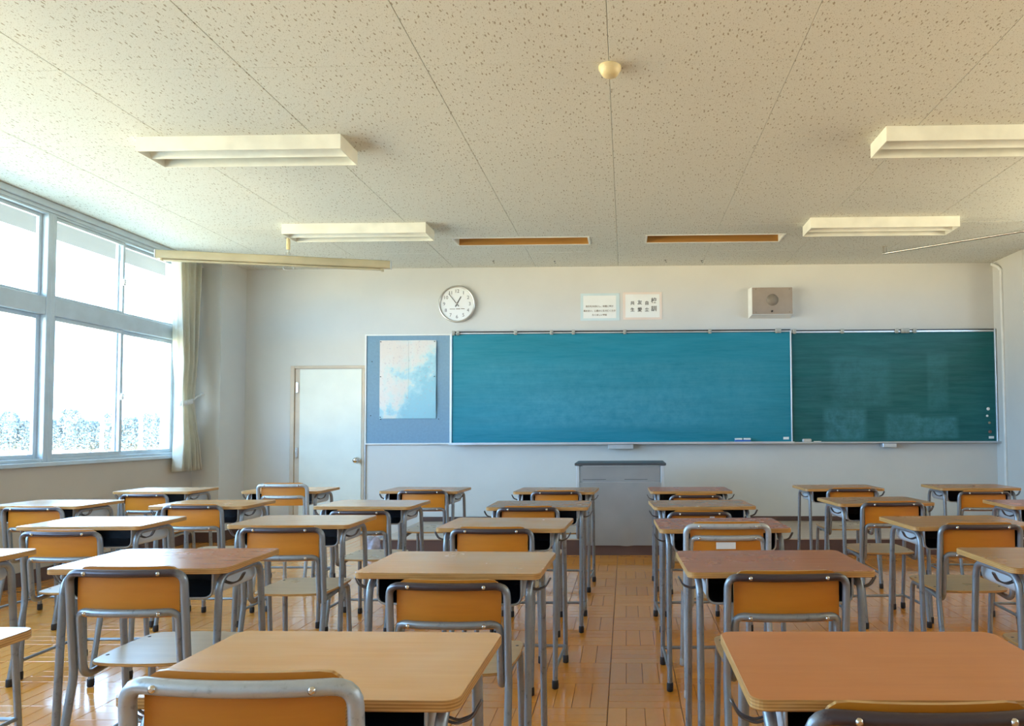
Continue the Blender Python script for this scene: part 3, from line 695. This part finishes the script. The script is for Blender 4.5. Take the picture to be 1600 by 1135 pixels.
for n, (x, y, lb) in enumerate(((-2.35, 4.262, 'cream twin-tube ceiling light nearest the windows, nearer row'), (-2.35, 6.065, 'cream twin-tube ceiling light above the projector screen case'), (2.19, 4.255, 'cream twin-tube ceiling light cut off by the right edge'), (2.215, 6.05, 'cream twin-tube ceiling light beside the steel ceiling rail'))):
    o = f0 if n == 0 else copy_tree(f0, fk); o.location = (x, y, CEIL); tag(o, lb, 'ceiling light', 'ceiling lights')
for n, (x0, x1, y0, y1) in enumerate(SLOTS):
    t = empty('ceiling_recess', ((x0+x1)/2, (y0+y1)/2, CEIL)); hx, hy = (x1-x0)/2, (y1-y0)/2
    tag(t, ('left', 'right')[n]+' ceiling recess with an orange-brown wooden back board', 'recess', 'lighting recesses above the chalkboard')
    MB().box(-hx, -hx+.006, -hy, hy, 0, .135).box(hx-.006, hx, -hy, hy, 0, .135).box(-hx, hx, -hy, -hy+.006, 0, .135).box(-hx, hx, -hy, hy, .13, .138).build('lining', M['white'], t)
    MB().box(-hx+.006, hx-.006, hy-.008, hy-.001, .0, .13).build('back_board', M['slotwood'], t)
    mb = MB(); mb.box(-hx-.012, hx+.012, -hy-.012, -hy, -.005, 0).box(-hx-.012, hx+.012, hy, hy+.012, -.005, 0).box(-hx-.012, -hx, -hy, hy, -.005, 0).box(hx, hx+.012, -hy, hy, -.005, 0); mb.build('rim', M['white'], t)
sm = empty('smoke_detector', (-.07, 3.395, CEIL)); tag(sm, 'cream smoke detector on the ceiling joint', 'smoke detector')
MB().lathe([(.056, 0), (.056, -.012), (.050, -.016), (.050, -.020)], n=28).build('base', M['cream'], sm)
MB().lathe([(.050, -.0201), (.046, -.030), (.036, -.044), (.022, -.050), (.001, -.052)], n=28).build('cap', M['cream'], sm)
for n, (x, y) in enumerate(((-1.40, 7.33), (-.75, 7.36), (.43, 7.36), (.82, 7.40))):
    tag(MB().lathe([(.012, 0), (.010, -.004), (.003, -.006)], n=10).tube(fillet([(0, 0, -.005), (0, 0, -.02), (.01, 0, -.026), (.014, 0, -.016)], .005, 3), .002, 6).build('ceiling_hook', M['steel'], loc=(x, y, CEIL)), 'tiny metal ceiling hook by the front wall, %s from the left' % ON[n], 'hook', 'ceiling hooks by the front wall')

# projector screen case hung from the ceiling
A = Vector((-4.16, 6.06, 2.722)); B = Vector((-2.235, 6.542, 2.718)); ax = (B-A).normalized(); L = (B-A).length
sc = empty('projector_screen', A, math.atan2(ax.y, ax.x)); tag(sc, 'long beige rolled projector screen case hanging near the curtain', 'projector screen')
prof = rrect(.034, .038, .016, 4)
mb = MB(); n = len(prof); vs = [(x, p[0], p[1]) for x in (0, L) for p in prof]; mb.add(vs, [(k, (k+1) % n, n+(k+1) % n, n+k) for k in range(n)], 0, True); mb.build('case', M['screencase'], sc)
for x in (-.012, L): MB().box(x, x+.012, -.036, .036, -.04, .04, 0, .006).build('end_cap', M['capwhite' if x < 0 else 'trayout'], sc)
MB().box(.03, L-.06, -.02, .02, -.056, -.042, 0, .004).box(.03, .05, -.024, .024, -.06, -.040, 0, .003).box(L-.085, L-.06, -.024, .024, -.064, -.040, 0, .003).build('bottom_bar', M['screencase'], sc)
mx = .545*L
MB().box(mx-.08, mx+.08, -.03, .03, .038, .046, 0, .003).build('saddle', M['trayout'], sc)
MB().tube([(mx, 0, .046), (mx, 0, .075)], .012, 10).box(mx-.022, mx+.022, -.01, .01, .05, .07, 0, .004).tube([(mx, 0, .075), (mx, 0, .10)], .008, 10).build('clamp', M['chrome'], sc)
MB().tube([(mx, 0, .10), (mx, 0, .205)], .017, 14).build('hanger_grip', M['cream'], sc)
MB().tube([(mx, 0, .205), (mx, 0, CEIL-2.72)], .013, 10).box(mx-.03, mx+.015, -.012, .012, .2, .213, 0, .003).build('hanger_rod', M['chrome'], sc)
MB().tube([(mx+.045*math.cos(a*PI/8), .01, -.07+.022*math.sin(a*PI/8)) for a in range(16)], .003, 6, closed=True).build('pull_ring', M['capwhite'], sc)

# steel rail on the ceiling at right
rl = empty('ceiling_rail', (2.57, 6.9, CEIL)); tag(rl, 'thin steel rail hung below the ceiling at the right', 'rail')
e2 = Vector((4.35-2.57, 5.50-6.9, -.068)); MB().tube([(-.012, .01, -.068), e2], .011, 12).build('bar', M['chrome'], rl)
MB().box(-.014, -.002, -.012, .012, -.075, 0, 0, .002).box(.016, .022, -.008, .008, -.06, 0).box(-.02, .03, -.015, .015, -.006, 0, 0, .002).build('bracket', M['chrome'], rl)
MB().box(1.60, 1.62, -1.27, -1.24, -.06, 0).build('bracket', M['chrome'], rl)
pp = empty('corner_conduit', (4.006, 7.44, 0)); tag(pp, 'white cable duct running up the right pillar', 'pipe')
MB().box(-.022, 0, -.014, .014, .0, 2.83, 0, .004).build('duct', M['white'], pp)
MB().tube([(-.012, 0, 2.82), (-.02, .03, 2.86), (-.04, .12, 2.915)], .018, 10).build('elbow', M['white'], pp)

# ------------------------------------------------------------------ curtain
cu = empty('curtain', (0, 0, 0)); tag(cu, 'cream pleated curtain tied back beside the left pillar', 'curtain')
def width(z):
    if z > 1.46: t = min(1, (z-1.46)/1.4); s = t**.6; return 6.79-.10*s, 6.985+.05*s
    t = (1.46-z)/.71; return 6.79-.06*t, 6.985+.145*t
mb = MB(); NU, NZ = 120, 40; vs = []
for b in range(NZ+1):
    z = .75+(2.86-.75)*b/NZ; y0, y1 = width(z); dt = abs(z-1.44); amp = .018+.036*min(1, dt/.4)
    for a in range(NU+1):
        u = a/NU; ph = u*2*PI*7+.5*math.sin(z*2.3+u*4); x = -4.405+amp*math.sin(ph)+.012*math.sin(u*2*PI*3.1+z)
        y = y0+(y1-y0)*(u+.03*math.sin(ph*1.0+1.2)); vs.append((max(x, -4.462), min(y, 7.138), z+.004*math.sin(ph)*(b == 0)))
fs = [(b*(NU+1)+a, b*(NU+1)+a+1, (b+1)*(NU+1)+a+1, (b+1)*(NU+1)+a) for b in range(NZ) for a in range(NU)]
mb.add(vs, fs, 0, True); dr = mb.build('drape', M['curtain'], cu)
so = dr.modifiers.new('thick', 'SOLIDIFY'); so.thickness = .002
tb = [(-4.405+.04*math.cos(a*PI/12), 6.885+.105*math.sin(a*PI/12), 1.44+.02*math.sin(a*PI/12)) for a in range(24)]
mb = MB()
for k in range(24):
    p, q = tb[k], tb[(k+1) % 24]; mb.add([(p[0], p[1], p[2]-.025), (q[0], q[1], q[2]-.025), (q[0], q[1], q[2]+.025), (p[0], p[1], p[2]+.025)], [(0, 1, 2, 3)], 0, True)
mb.tube([(-4.39, 6.98, 1.46), (-4.40, 7.06, 1.50), (-4.40, 7.15, 1.53)], .008, 6)
o = mb.build('tieback', M['paper'], cu); o.modifiers.new('thick', 'SOLIDIFY').thickness = .003
MB().lathe([(.02, 0), (.018, -.006), (.008, -.01), (.008, -.025), (.014, -.03), (.002, -.033)], (-4.40, 7.152, 1.53), 'y', 14).build('wall_hook', M['white'], cu)
MB().tube([(-4.42, 6.66, 2.865), (-4.42, 7.12, 2.865)], .009, 8).box(-4.43, -4.41, 7.10, 7.152, 2.855, 2.875).build('rail_end', M['alu'], cu)

# ------------------------------------------------------------------ school desk (front edge faces +y, pupil sits at -y)
DW, DD, DH = .2925, .1925, .705
def arc_path(x): return fillet([(x, -.182, .028), (x, -.155, .6725), (x, .112, .6725), (x, .166, .028)], [.055, .055], 6)
def split_path(P, z):
    """first leg, upper bridge, last leg"""
    i0 = next(i for i, p in enumerate(P) if p.z > z); i1 = max(i for i, p in enumerate(P) if p.z > z)
    def cut(a, b): t = (z-a.z)/(b.z-a.z); return a+(b-a)*t
    c0, c1 = cut(P[i0-1], P[i0]), cut(P[i1], P[i1+1])
    return P[:i0]+[c0], [c0]+P[i0:i1+1]+[c1], [c1]+P[i1+1:]
def make_desk():
    t = empty('school_desk')
    MB().rslab(rrect(DW, DD, .026, 6), DH-.019, DH, 0, 1, .002).build('desktop', [M['top_tan'], M['edge']], t)
    for s in (-1, 1):
        x = s*.2525; P = arc_path(x); l1, br, l2 = split_path(P, .60)
        for leg in (l1, l2[::-1]):
            lo = MB().tube(leg, .0115, 10).build('leg', M['tube'], t)
            f = leg[0]; MB().lathe([(.011, 0), (.0145, .003), (.0145, .034), (.0128, .038)], (f.x, f.y, 0), n=12).build('rubber_foot', M['rubber'], lo)
        MB().tube(br, .0115, 10).build('side_frame', M['tube'], t)
        MB().tube([(x, -.178, .085), (x, .160, .085)], .008, 8).build('stretcher', M['tube'], t)
        # hairpin bag hook
        hx = s*.2475; mb = MB()
        a = [(hx, -.124, .668), (hx, -.124, .648), (hx+s*.025, -.124, .640), (hx+s*.052, -.124, .650), (hx+s*.066, -.124, .676)]
        b = [(p[0], -.110, p[2]) for p in a]
        mb.tube(fillet(a+b[::-1], [.006, .008, .01, .004, .004, .01, .008, .006], 3), .0028, 6); mb.build('bag_hook', M['steel'], t)
    MB().tube([(-.2525, .150, .085), (.2525, .150, .085)], .008, 8).build('foot_rail', M['tube'], t)
    # open steel book tray
    out = fillet([(-.228, 0, .684), (-.228, 0, .600), (.228, 0, .600), (.228, 0, .684)], [.03, .03], 5)
    inn = fillet([(-.225, 0, .684), (-.225, 0, .603), (.225, 0, .603), (.225, 0, .684)], [.028, .028], 5)
    y0, y1 = -.150, .125; m = len(out); mb = MB()
    q = [(i, i+1, m+i+1, m+i) for i in range(m-1)]
    mb.add([(p.x, y0, p.z) for p in out]+[(p.x, y1, p.z) for p in out], q, 0, True)
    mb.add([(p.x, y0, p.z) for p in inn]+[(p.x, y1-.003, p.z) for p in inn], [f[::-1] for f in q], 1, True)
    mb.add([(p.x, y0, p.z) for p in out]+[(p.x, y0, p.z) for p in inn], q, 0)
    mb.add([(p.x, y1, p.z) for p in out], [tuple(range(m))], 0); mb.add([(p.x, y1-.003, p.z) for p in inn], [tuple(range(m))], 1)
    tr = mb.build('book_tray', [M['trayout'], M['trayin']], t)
    MB().tube([(p.x, y0, p.z) for p in out], .004, 8).build('rim_wire', M['tube_light'], tr)
    return t
# ------------------------------------------------------------------ school chair (back at y=0, seat towards +y)
def make_chair(kind, zlow=.66):
    t = empty('school_chair'); hw = .180; r = .0118 if kind == 1 else .0128
    mt = M['tube'] if kind == 1 else M['tube_light']
    zt = .698 if kind == 1 else .743; rc = .05 if kind == 1 else .075; zl = .578 if kind == 1 else zlow
    def sag(x, w, d): return -d*(1-(x/w)**2)
    half = [(-hw-.004, -.040, .030), (-hw, .030, .385), (-hw, .022, .46), (-hw, .0, zt-.0)]
    topx = [-.11, -.055, 0, .055, .11]
    pts = half+[(x, sag(x, .18, .022), zt) for x in topx]+[(-p[0], p[1], p[2]) for p in half[::-1]]
    rad = [.03, .03, rc]+[.02]*5+[rc, .03, .03]
    P = fillet(pts, rad, 5); l1, br, l2 = split_path(P, .40)
    for leg in (l1, l2[::-1]):
        lo = MB().tube(leg, r, 10).build('leg', mt, t)
        f = leg[0]; MB().lathe([(.011, 0), (.0145, .003), (.0145, .032), (.0128, .036)], (f.x, f.y, 0), n=12).build('rubber_foot', M['rubber'] if kind == 1 else M['capwhite'], lo)
    MB().tube(br, r, 10).build('back_frame', M['rail'] if kind == 1 else mt, t)
    hi = hw-.0245; half = [(-hi-.006, .375, .030), (-hi, .350, .392), (-hi, .20, .388), (-hi, .038, .372), (-hi, .016, zl)]
    rl_ = .035 if kind == 1 else .06
    pts = half+[(x, sag(x, .155, .018)+.006, zl) for x in (-.10, -.05, 0, .05, .10)]+[(-p[0], p[1], p[2]) for p in half[::-1]]
    P = fillet(pts, [.04, .02, .04, rl_]+[.02]*5+[rl_, .04, .02, .04], 6)
    i0 = next(i for i, p in enumerate(P) if p.z > .34); i1 = max(i for i, p in enumerate(P) if p.z > .34)
    for leg in (P[:i0+1], P[i1:][::-1]):
        lo = MB().tube(leg, r, 10).build('leg', mt, t)
        f = leg[0]; MB().lathe([(.011, 0), (.0145, .003), (.0145, .032), (.0128, .036)], (f.x, f.y, 0), n=12).build('rubber_foot', M['rubber'] if kind == 1 else M['capwhite'], lo)
    MB().tube(P[i0:i1+1], r, 10).build('seat_frame', mt, t)
    MB().tube([(-hi, .30, .372), (hi, .30, .372)], .008, 8).build('cross_bar', mt, t)
    # moulded backrest
    z0, z1 = (.562, .716) if kind == 1 else (.60, .762); bw = .160; nx, nz = 16, 8; th = .009
    def bp(u, v, off):
        rcr = .035; x = -bw+2*bw*u; z = z0+(z1-z0)*v
        if v > .5:                      # rounded top corners
            zz = z-(z1-rcr); xx = abs(x)-(bw-rcr)
            if zz > 0 and xx > 0:
                k = math.hypot(zz, xx)
                if k > rcr: m_ = rcr/k; z = z1-rcr+zz*m_; x = math.copysign(bw-rcr+xx*m_, x)
        rake = .022*(.62-z)/.16 if z < .62 else 0
        return (x, .0165+sag(x, .18, .022)+.004*math.cos(v*PI)*0+rake*.35+off, z)
    vs = [bp(a/nx, b/nz, 0) for a in range(nx+1) for b in range(nz+1)]; vf = [bp(a/nx, b/nz, th) for a in range(nx+1) for b in range(nz+1)]
    S = nz+1; q = [(a*S+b, (a+1)*S+b, (a+1)*S+b+1, a*S+b+1) for a in range(nx) for b in range(nz)]
    mb = MB(); mb.add(vs, q, 0, True); mb.add(vf, [f[::-1] for f in q], 0, True)
    rim = [a*S for a in range(nx+1)]+[nx*S+b for b in range(1, S)]+[a*S+nz for a in range(nx-1, -1, -1)]+[b for b in range(nz-1, 0, -1)]; k = len(rim)
    mb.add([vs[i] for i in rim]+[vf[i] for i in rim], [(i, (i+1) % k, k+(i+1) % k, k+i) for i in range(k)], 1)
    mb.build('backrest', [M['ply'], M['edge']], t)
    for x in ((-.115, .115) if kind == 1 else (-.123, .123)):
        for z in (zt, zl):
            yb = sag(x, .18, .022)+(0 if z == zt else .006)
            MB().lathe([(.0062, 0), (.0062, -.004), (.003, -.006)], (x, yb-.0105, z), 'y', 10).build('screw', M['chrome'], t)
    # seat
    ol = []
    base = [(-.168, .385), (-.178, .20), (-.160, .065), (-.09, .045), (0, .040), (.09, .045), (.160, .065), (.178, .20), (.168, .385)]
    P2 = fillet([(x, y, 0) for x, y in [(0, .40)]+base+[(0, .40)]], [.04, .1, .03, .03, .02, .03, .03, .1, .04], 4)
    ol = [(p.x, p.y) for p in P2[:-1]]
    st = MB().rslab(ol, .401, .411, 0, 1, .002).build('seat', [M['seatply'], M['edge']], t)
    for x in (-.15, .15):
        for y in (.13, .33): MB().lathe([(.006, 0), (.005, .0015), (.001, .002)], (x, y, .411), n=10).build('rivet', M['steel'], st)
    return t

ORD = ['first', 'second', 'third', 'fourth', 'fifth', 'sixth', 'seventh']
ROWN = {1: 'front row by the platform', 2: 'second row', 3: 'third row', 4: 'fourth row', 5: 'nearest row'}
DESKS = {'A1': (-3.495, 5.264, .4), 'A2': (-3.539, 4.293, -1.8), 'B1': (-2.535, 5.262, -1.), 'B2': (-2.532, 4.258, .5), 'B3': (-2.566, 3.405, 1.7), 'C1': (-1.498, 5.226, -3.5), 'C2': (-1.532, 4.226, -3.2), 'C3': (-1.59, 3.442, -.5), 'C4': (-1.586, 2.418, 1.5), 'D5': (-.564, 1.342, -1.), 'D4': (-.551, 2.344, -1.9), 'D3': (-.562, 3.318, -2.7), 'D2': (-.509, 4.16, -.1), 'D1': (-.507, 5.147, -3.4), 'E1': (.461, 5.163, 1.2), 'E2': (.439, 4.175, 3.5), 'E3': (.433, 3.291, 2.1), 'E4': (.475, 2.365, 1.8), 'E5': (.493, 1.347, .2), 'F1': (1.597, 5.34, 1.9), 'F2': (1.521, 4.338, 4.6), 'F3': (1.561, 3.362, 4.2), 'F4': (1.5, 2.423, .5), 'G1': (2.601, 5.362, -1.0), 'G2': (2.463, 4.144, -2.9), 'B4': (-2.512, 2.42, 0.), 'C5': (-1.622, 1.372, 0.)}
CHAIRS = {'A1': (-3.502, 5.018, .932, .975), 'A2': (-3.50, 4.06, 1., .99), 'B1': (-2.475, 4.989, .992, 1.014), 'B2': (-2.525, 4.027, .96, 1.009), 'B3': (-2.598, 3.17, .997, .971), 'C1': (-1.457, 4.984, .974, 1.007), 'C2': (-1.536, 4.007, .948, .967), 'C3': (-1.522, 3.067, 1., 1.016), 'C4': (-1.543, 2.137, 1., 1.019), 'D5': (-.598, 1.082, 1., 1.014), 'D4': (-.54, 2.112, 1., .969), 'D3': (-.597, 3.101, .99, 1.002), 'D2': (-.556, 3.951, .939, 1.002), 'D1': (-.493, 4.928, .954, 1.005), 'E1': (.491, 4.941, .993, .963), 'E2': (.41, 3.945, .955, .962), 'E3': (.444, 3.097, .998, .973), 'E4': (.485, 2.136, 1., 1.), 'E5': (.462, 1.093, 1., 1.011), 'F1': (1.648, 5.137, .989, .999), 'F2': (1.552, 4.116, .995, 1.007), 'F3': (1.569, 3.142, .989, 1.014), 'G1': (2.593, 5.126, .997, .966), 'F4': (1.50, 2.17, 1., 1.), 'G2': (2.50, 3.90, 1., 1.)}
TOPS = {'A1': 'pale', 'A2': 'pale', 'B1': 'tan', 'B2': 'tan', 'B3': 'pale', 'C1': 'brown', 'C2': 'pale', 'C3': 'pale', 'C4': 'red', 'D5': 'tan', 'D4': 'tan', 'D3': 'tan', 'D2': 'brown', 'D1': 'brown', 'E1': 'red', 'E2': 'brown', 'E3': 'red', 'E4': 'red', 'E5': 'orange', 'F1': 'brown', 'F2': 'brown', 'F3': 'brown', 'F4': 'brown', 'G1': 'brown', 'G2': 'red', 'B4': 'pale', 'C5': 'pale'}
TW = {'pale': 'glare-paled wood-topped', 'tan': 'tan wood-topped', 'brown': 'brown wood-topped', 'red': 'reddish-brown', 'orange': 'plain orange-brown'}
def place_words(k):
    row = int(k[1]); cols = sorted(c for c in DESKS if c[1] == k[1]); i = cols.index(k)
    if i == 0: s = 'leftmost'
    elif i == len(cols)-1: s = 'rightmost'
    else: s = ORD[i]+' from the left'
    return s, ROWN[row]
desk0 = make_desk(); dk = kids_of(desk0); used = False
for k, (x, y, a) in DESKS.items():
    o = copy_tree(desk0, dk) if used else desk0; used = True
    o.location = (x, y, 0); o.rotation_euler = (0, 0, math.radians(a))
    top = next(c for c in o.children if c.name.startswith('desktop'))
    top.material_slots[0].link = 'OBJECT'; top.material_slots[0].material = M['top_'+TOPS[k]]
    s, rw = place_words(k); tag(o, '%s school desk, %s in the %s' % (TW[TOPS[k]], s, rw), 'desk', 'school desks')
ch1 = make_chair(1); ck1 = kids_of(ch1); ch2 = make_chair(2); ck2 = kids_of(ch2); ch3 = make_chair(2, .69); u1 = u2 = False
for k, (x, y, sx, sz) in CHAIRS.items():
    if k == 'E3': o = ch3; kd = 'white-stickered pale-framed chair'
    elif k in ('B1', 'D5'): o = copy_tree(ch2, ck2) if u2 else ch2; u2 = True; kd = 'tall pale-framed chair'
    else: o = copy_tree(ch1, ck1) if u1 else ch1; u1 = True; kd = 'grey tube-framed school chair'
    yy = min(y, DESKS[k][1]-DD-.034)
    o.location = (x*yy/y, yy, 0); o.scale = (sx, 1, sz); o.rotation_euler = (0, 0, math.radians(DESKS[k][2]*.5+random.uniform(-.8, .8)))
    s, rw = place_words(k); tag(o, '%s at the %s desk of the %s' % (kd, s, rw.replace(' by the platform', '')), 'chair', 'school chairs')
# white paper stickers on two chair backs
def sticker(k, dx, z, w_, h_, kd):
    x, y, sx, sz = CHAIRS[k]; root = next(o for o in COL.objects if o.get('category') == 'chair' and abs(o.location.y-min(y, DESKS[k][1]-DD-.034)) < 1e-4 and abs(o.location.x-x) < .08)
    MB().box(dx-w_/2, dx+w_/2, kd-.0012, kd, z-h_/2, z+h_/2).build('sticker', M['paper'], root)
sticker('E3', -.008, .657, .085, .030, -.0078); sticker('E2', .075, .672, .028, .018, -.0035)

# ------------------------------------------------------------------ outside
struct('added_shade_storeys', MB().box(XL-.15, XR+.4, YB-8, WY+12, CEIL+.26, 11.5), M['wall'], 'unseen upper storeys added above the classroom to shade the near yard')  # block added out of view to shade the ground below the windows
struct('lower_storey', MB().box(XL-.15, XR+.15, YB-8, WY+12, -4.0, -.11), M['wall'], 'storey below the classroom')
g = MB().box(-20, -4.66, -60, 90, -4.3, -4.0).build('school_yard', M['sand']); tag(g, 'sandy yard in the shadow of the building below the windows', None, None, 'structure')
tag(MB().box(-5.5, -4.66, -3, 9.5, 3.0, 3.16, 0, .01).build('eaves', M['concrete']), 'pale concrete eaves outside above the windows', None, None, 'structure')
def blob(mb, c, r, rg):
    n1, n2 = 7, 9; vs = []
    for i in range(n1+1):
        th = PI*i/n1
        for j in range(n2):
            ph = 2*PI*j/n2; q = r*(1+rg.uniform(-.22, .22)); vs.append((c[0]+q*math.sin(th)*math.cos(ph), c[1]+q*math.sin(th)*math.sin(ph), c[2]+q*.85*math.cos(th)))
    mb.add(vs, [(i*n2+j, i*n2+(j+1) % n2, (i+1)*n2+(j+1) % n2, (i+1)*n2+j) for i in range(n1) for j in range(n2)], 0, False)
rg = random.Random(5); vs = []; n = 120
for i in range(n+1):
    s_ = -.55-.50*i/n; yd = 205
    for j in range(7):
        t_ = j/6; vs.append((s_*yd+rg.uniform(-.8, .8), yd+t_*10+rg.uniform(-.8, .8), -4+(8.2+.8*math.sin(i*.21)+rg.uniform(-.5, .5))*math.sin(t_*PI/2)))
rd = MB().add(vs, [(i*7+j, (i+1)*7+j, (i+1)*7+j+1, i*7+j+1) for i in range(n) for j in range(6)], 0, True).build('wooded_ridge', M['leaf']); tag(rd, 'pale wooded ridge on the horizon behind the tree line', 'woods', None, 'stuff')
rg = random.Random(11); tn = 0
for k in range(14):
    s = -.60-.030*k; yd = 142+rg.uniform(-1, 1); x, y = s*yd, yd
    t = empty('tree', (x, y, -4.0)); h = 8.6+rg.uniform(-1.2, 1.5); mb = MB()
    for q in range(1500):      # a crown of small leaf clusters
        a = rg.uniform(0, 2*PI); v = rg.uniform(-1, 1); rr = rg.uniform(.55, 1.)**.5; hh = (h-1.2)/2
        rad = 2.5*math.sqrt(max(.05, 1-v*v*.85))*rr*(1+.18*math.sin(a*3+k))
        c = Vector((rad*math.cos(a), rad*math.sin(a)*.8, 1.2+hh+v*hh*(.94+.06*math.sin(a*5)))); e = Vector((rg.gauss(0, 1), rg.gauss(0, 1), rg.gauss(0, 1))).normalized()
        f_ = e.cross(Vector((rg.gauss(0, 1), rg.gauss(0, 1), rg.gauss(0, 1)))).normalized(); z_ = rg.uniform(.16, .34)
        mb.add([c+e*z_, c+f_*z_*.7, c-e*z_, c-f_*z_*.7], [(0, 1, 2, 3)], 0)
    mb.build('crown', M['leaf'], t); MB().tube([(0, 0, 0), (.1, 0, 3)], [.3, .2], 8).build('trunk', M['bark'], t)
    tag(t, 'hazy tree outside the windows, %s from the right in the far line' % ON[k], 'tree', 'far tree line')
for n, px_ in enumerate((147, 168, 209, 243)):
    s = (px_-977)/1089.; yd = 118; t = MB().tube([(0, 0, 0), (0, 0, 7.6)], [.32, .28], 10).build('white_post', M['post'], loc=(s*yd, yd, -4)); tag(t, 'tall pale post before the far trees, %s from the left' % ON[n], 'post', 'pale posts in the school yard')
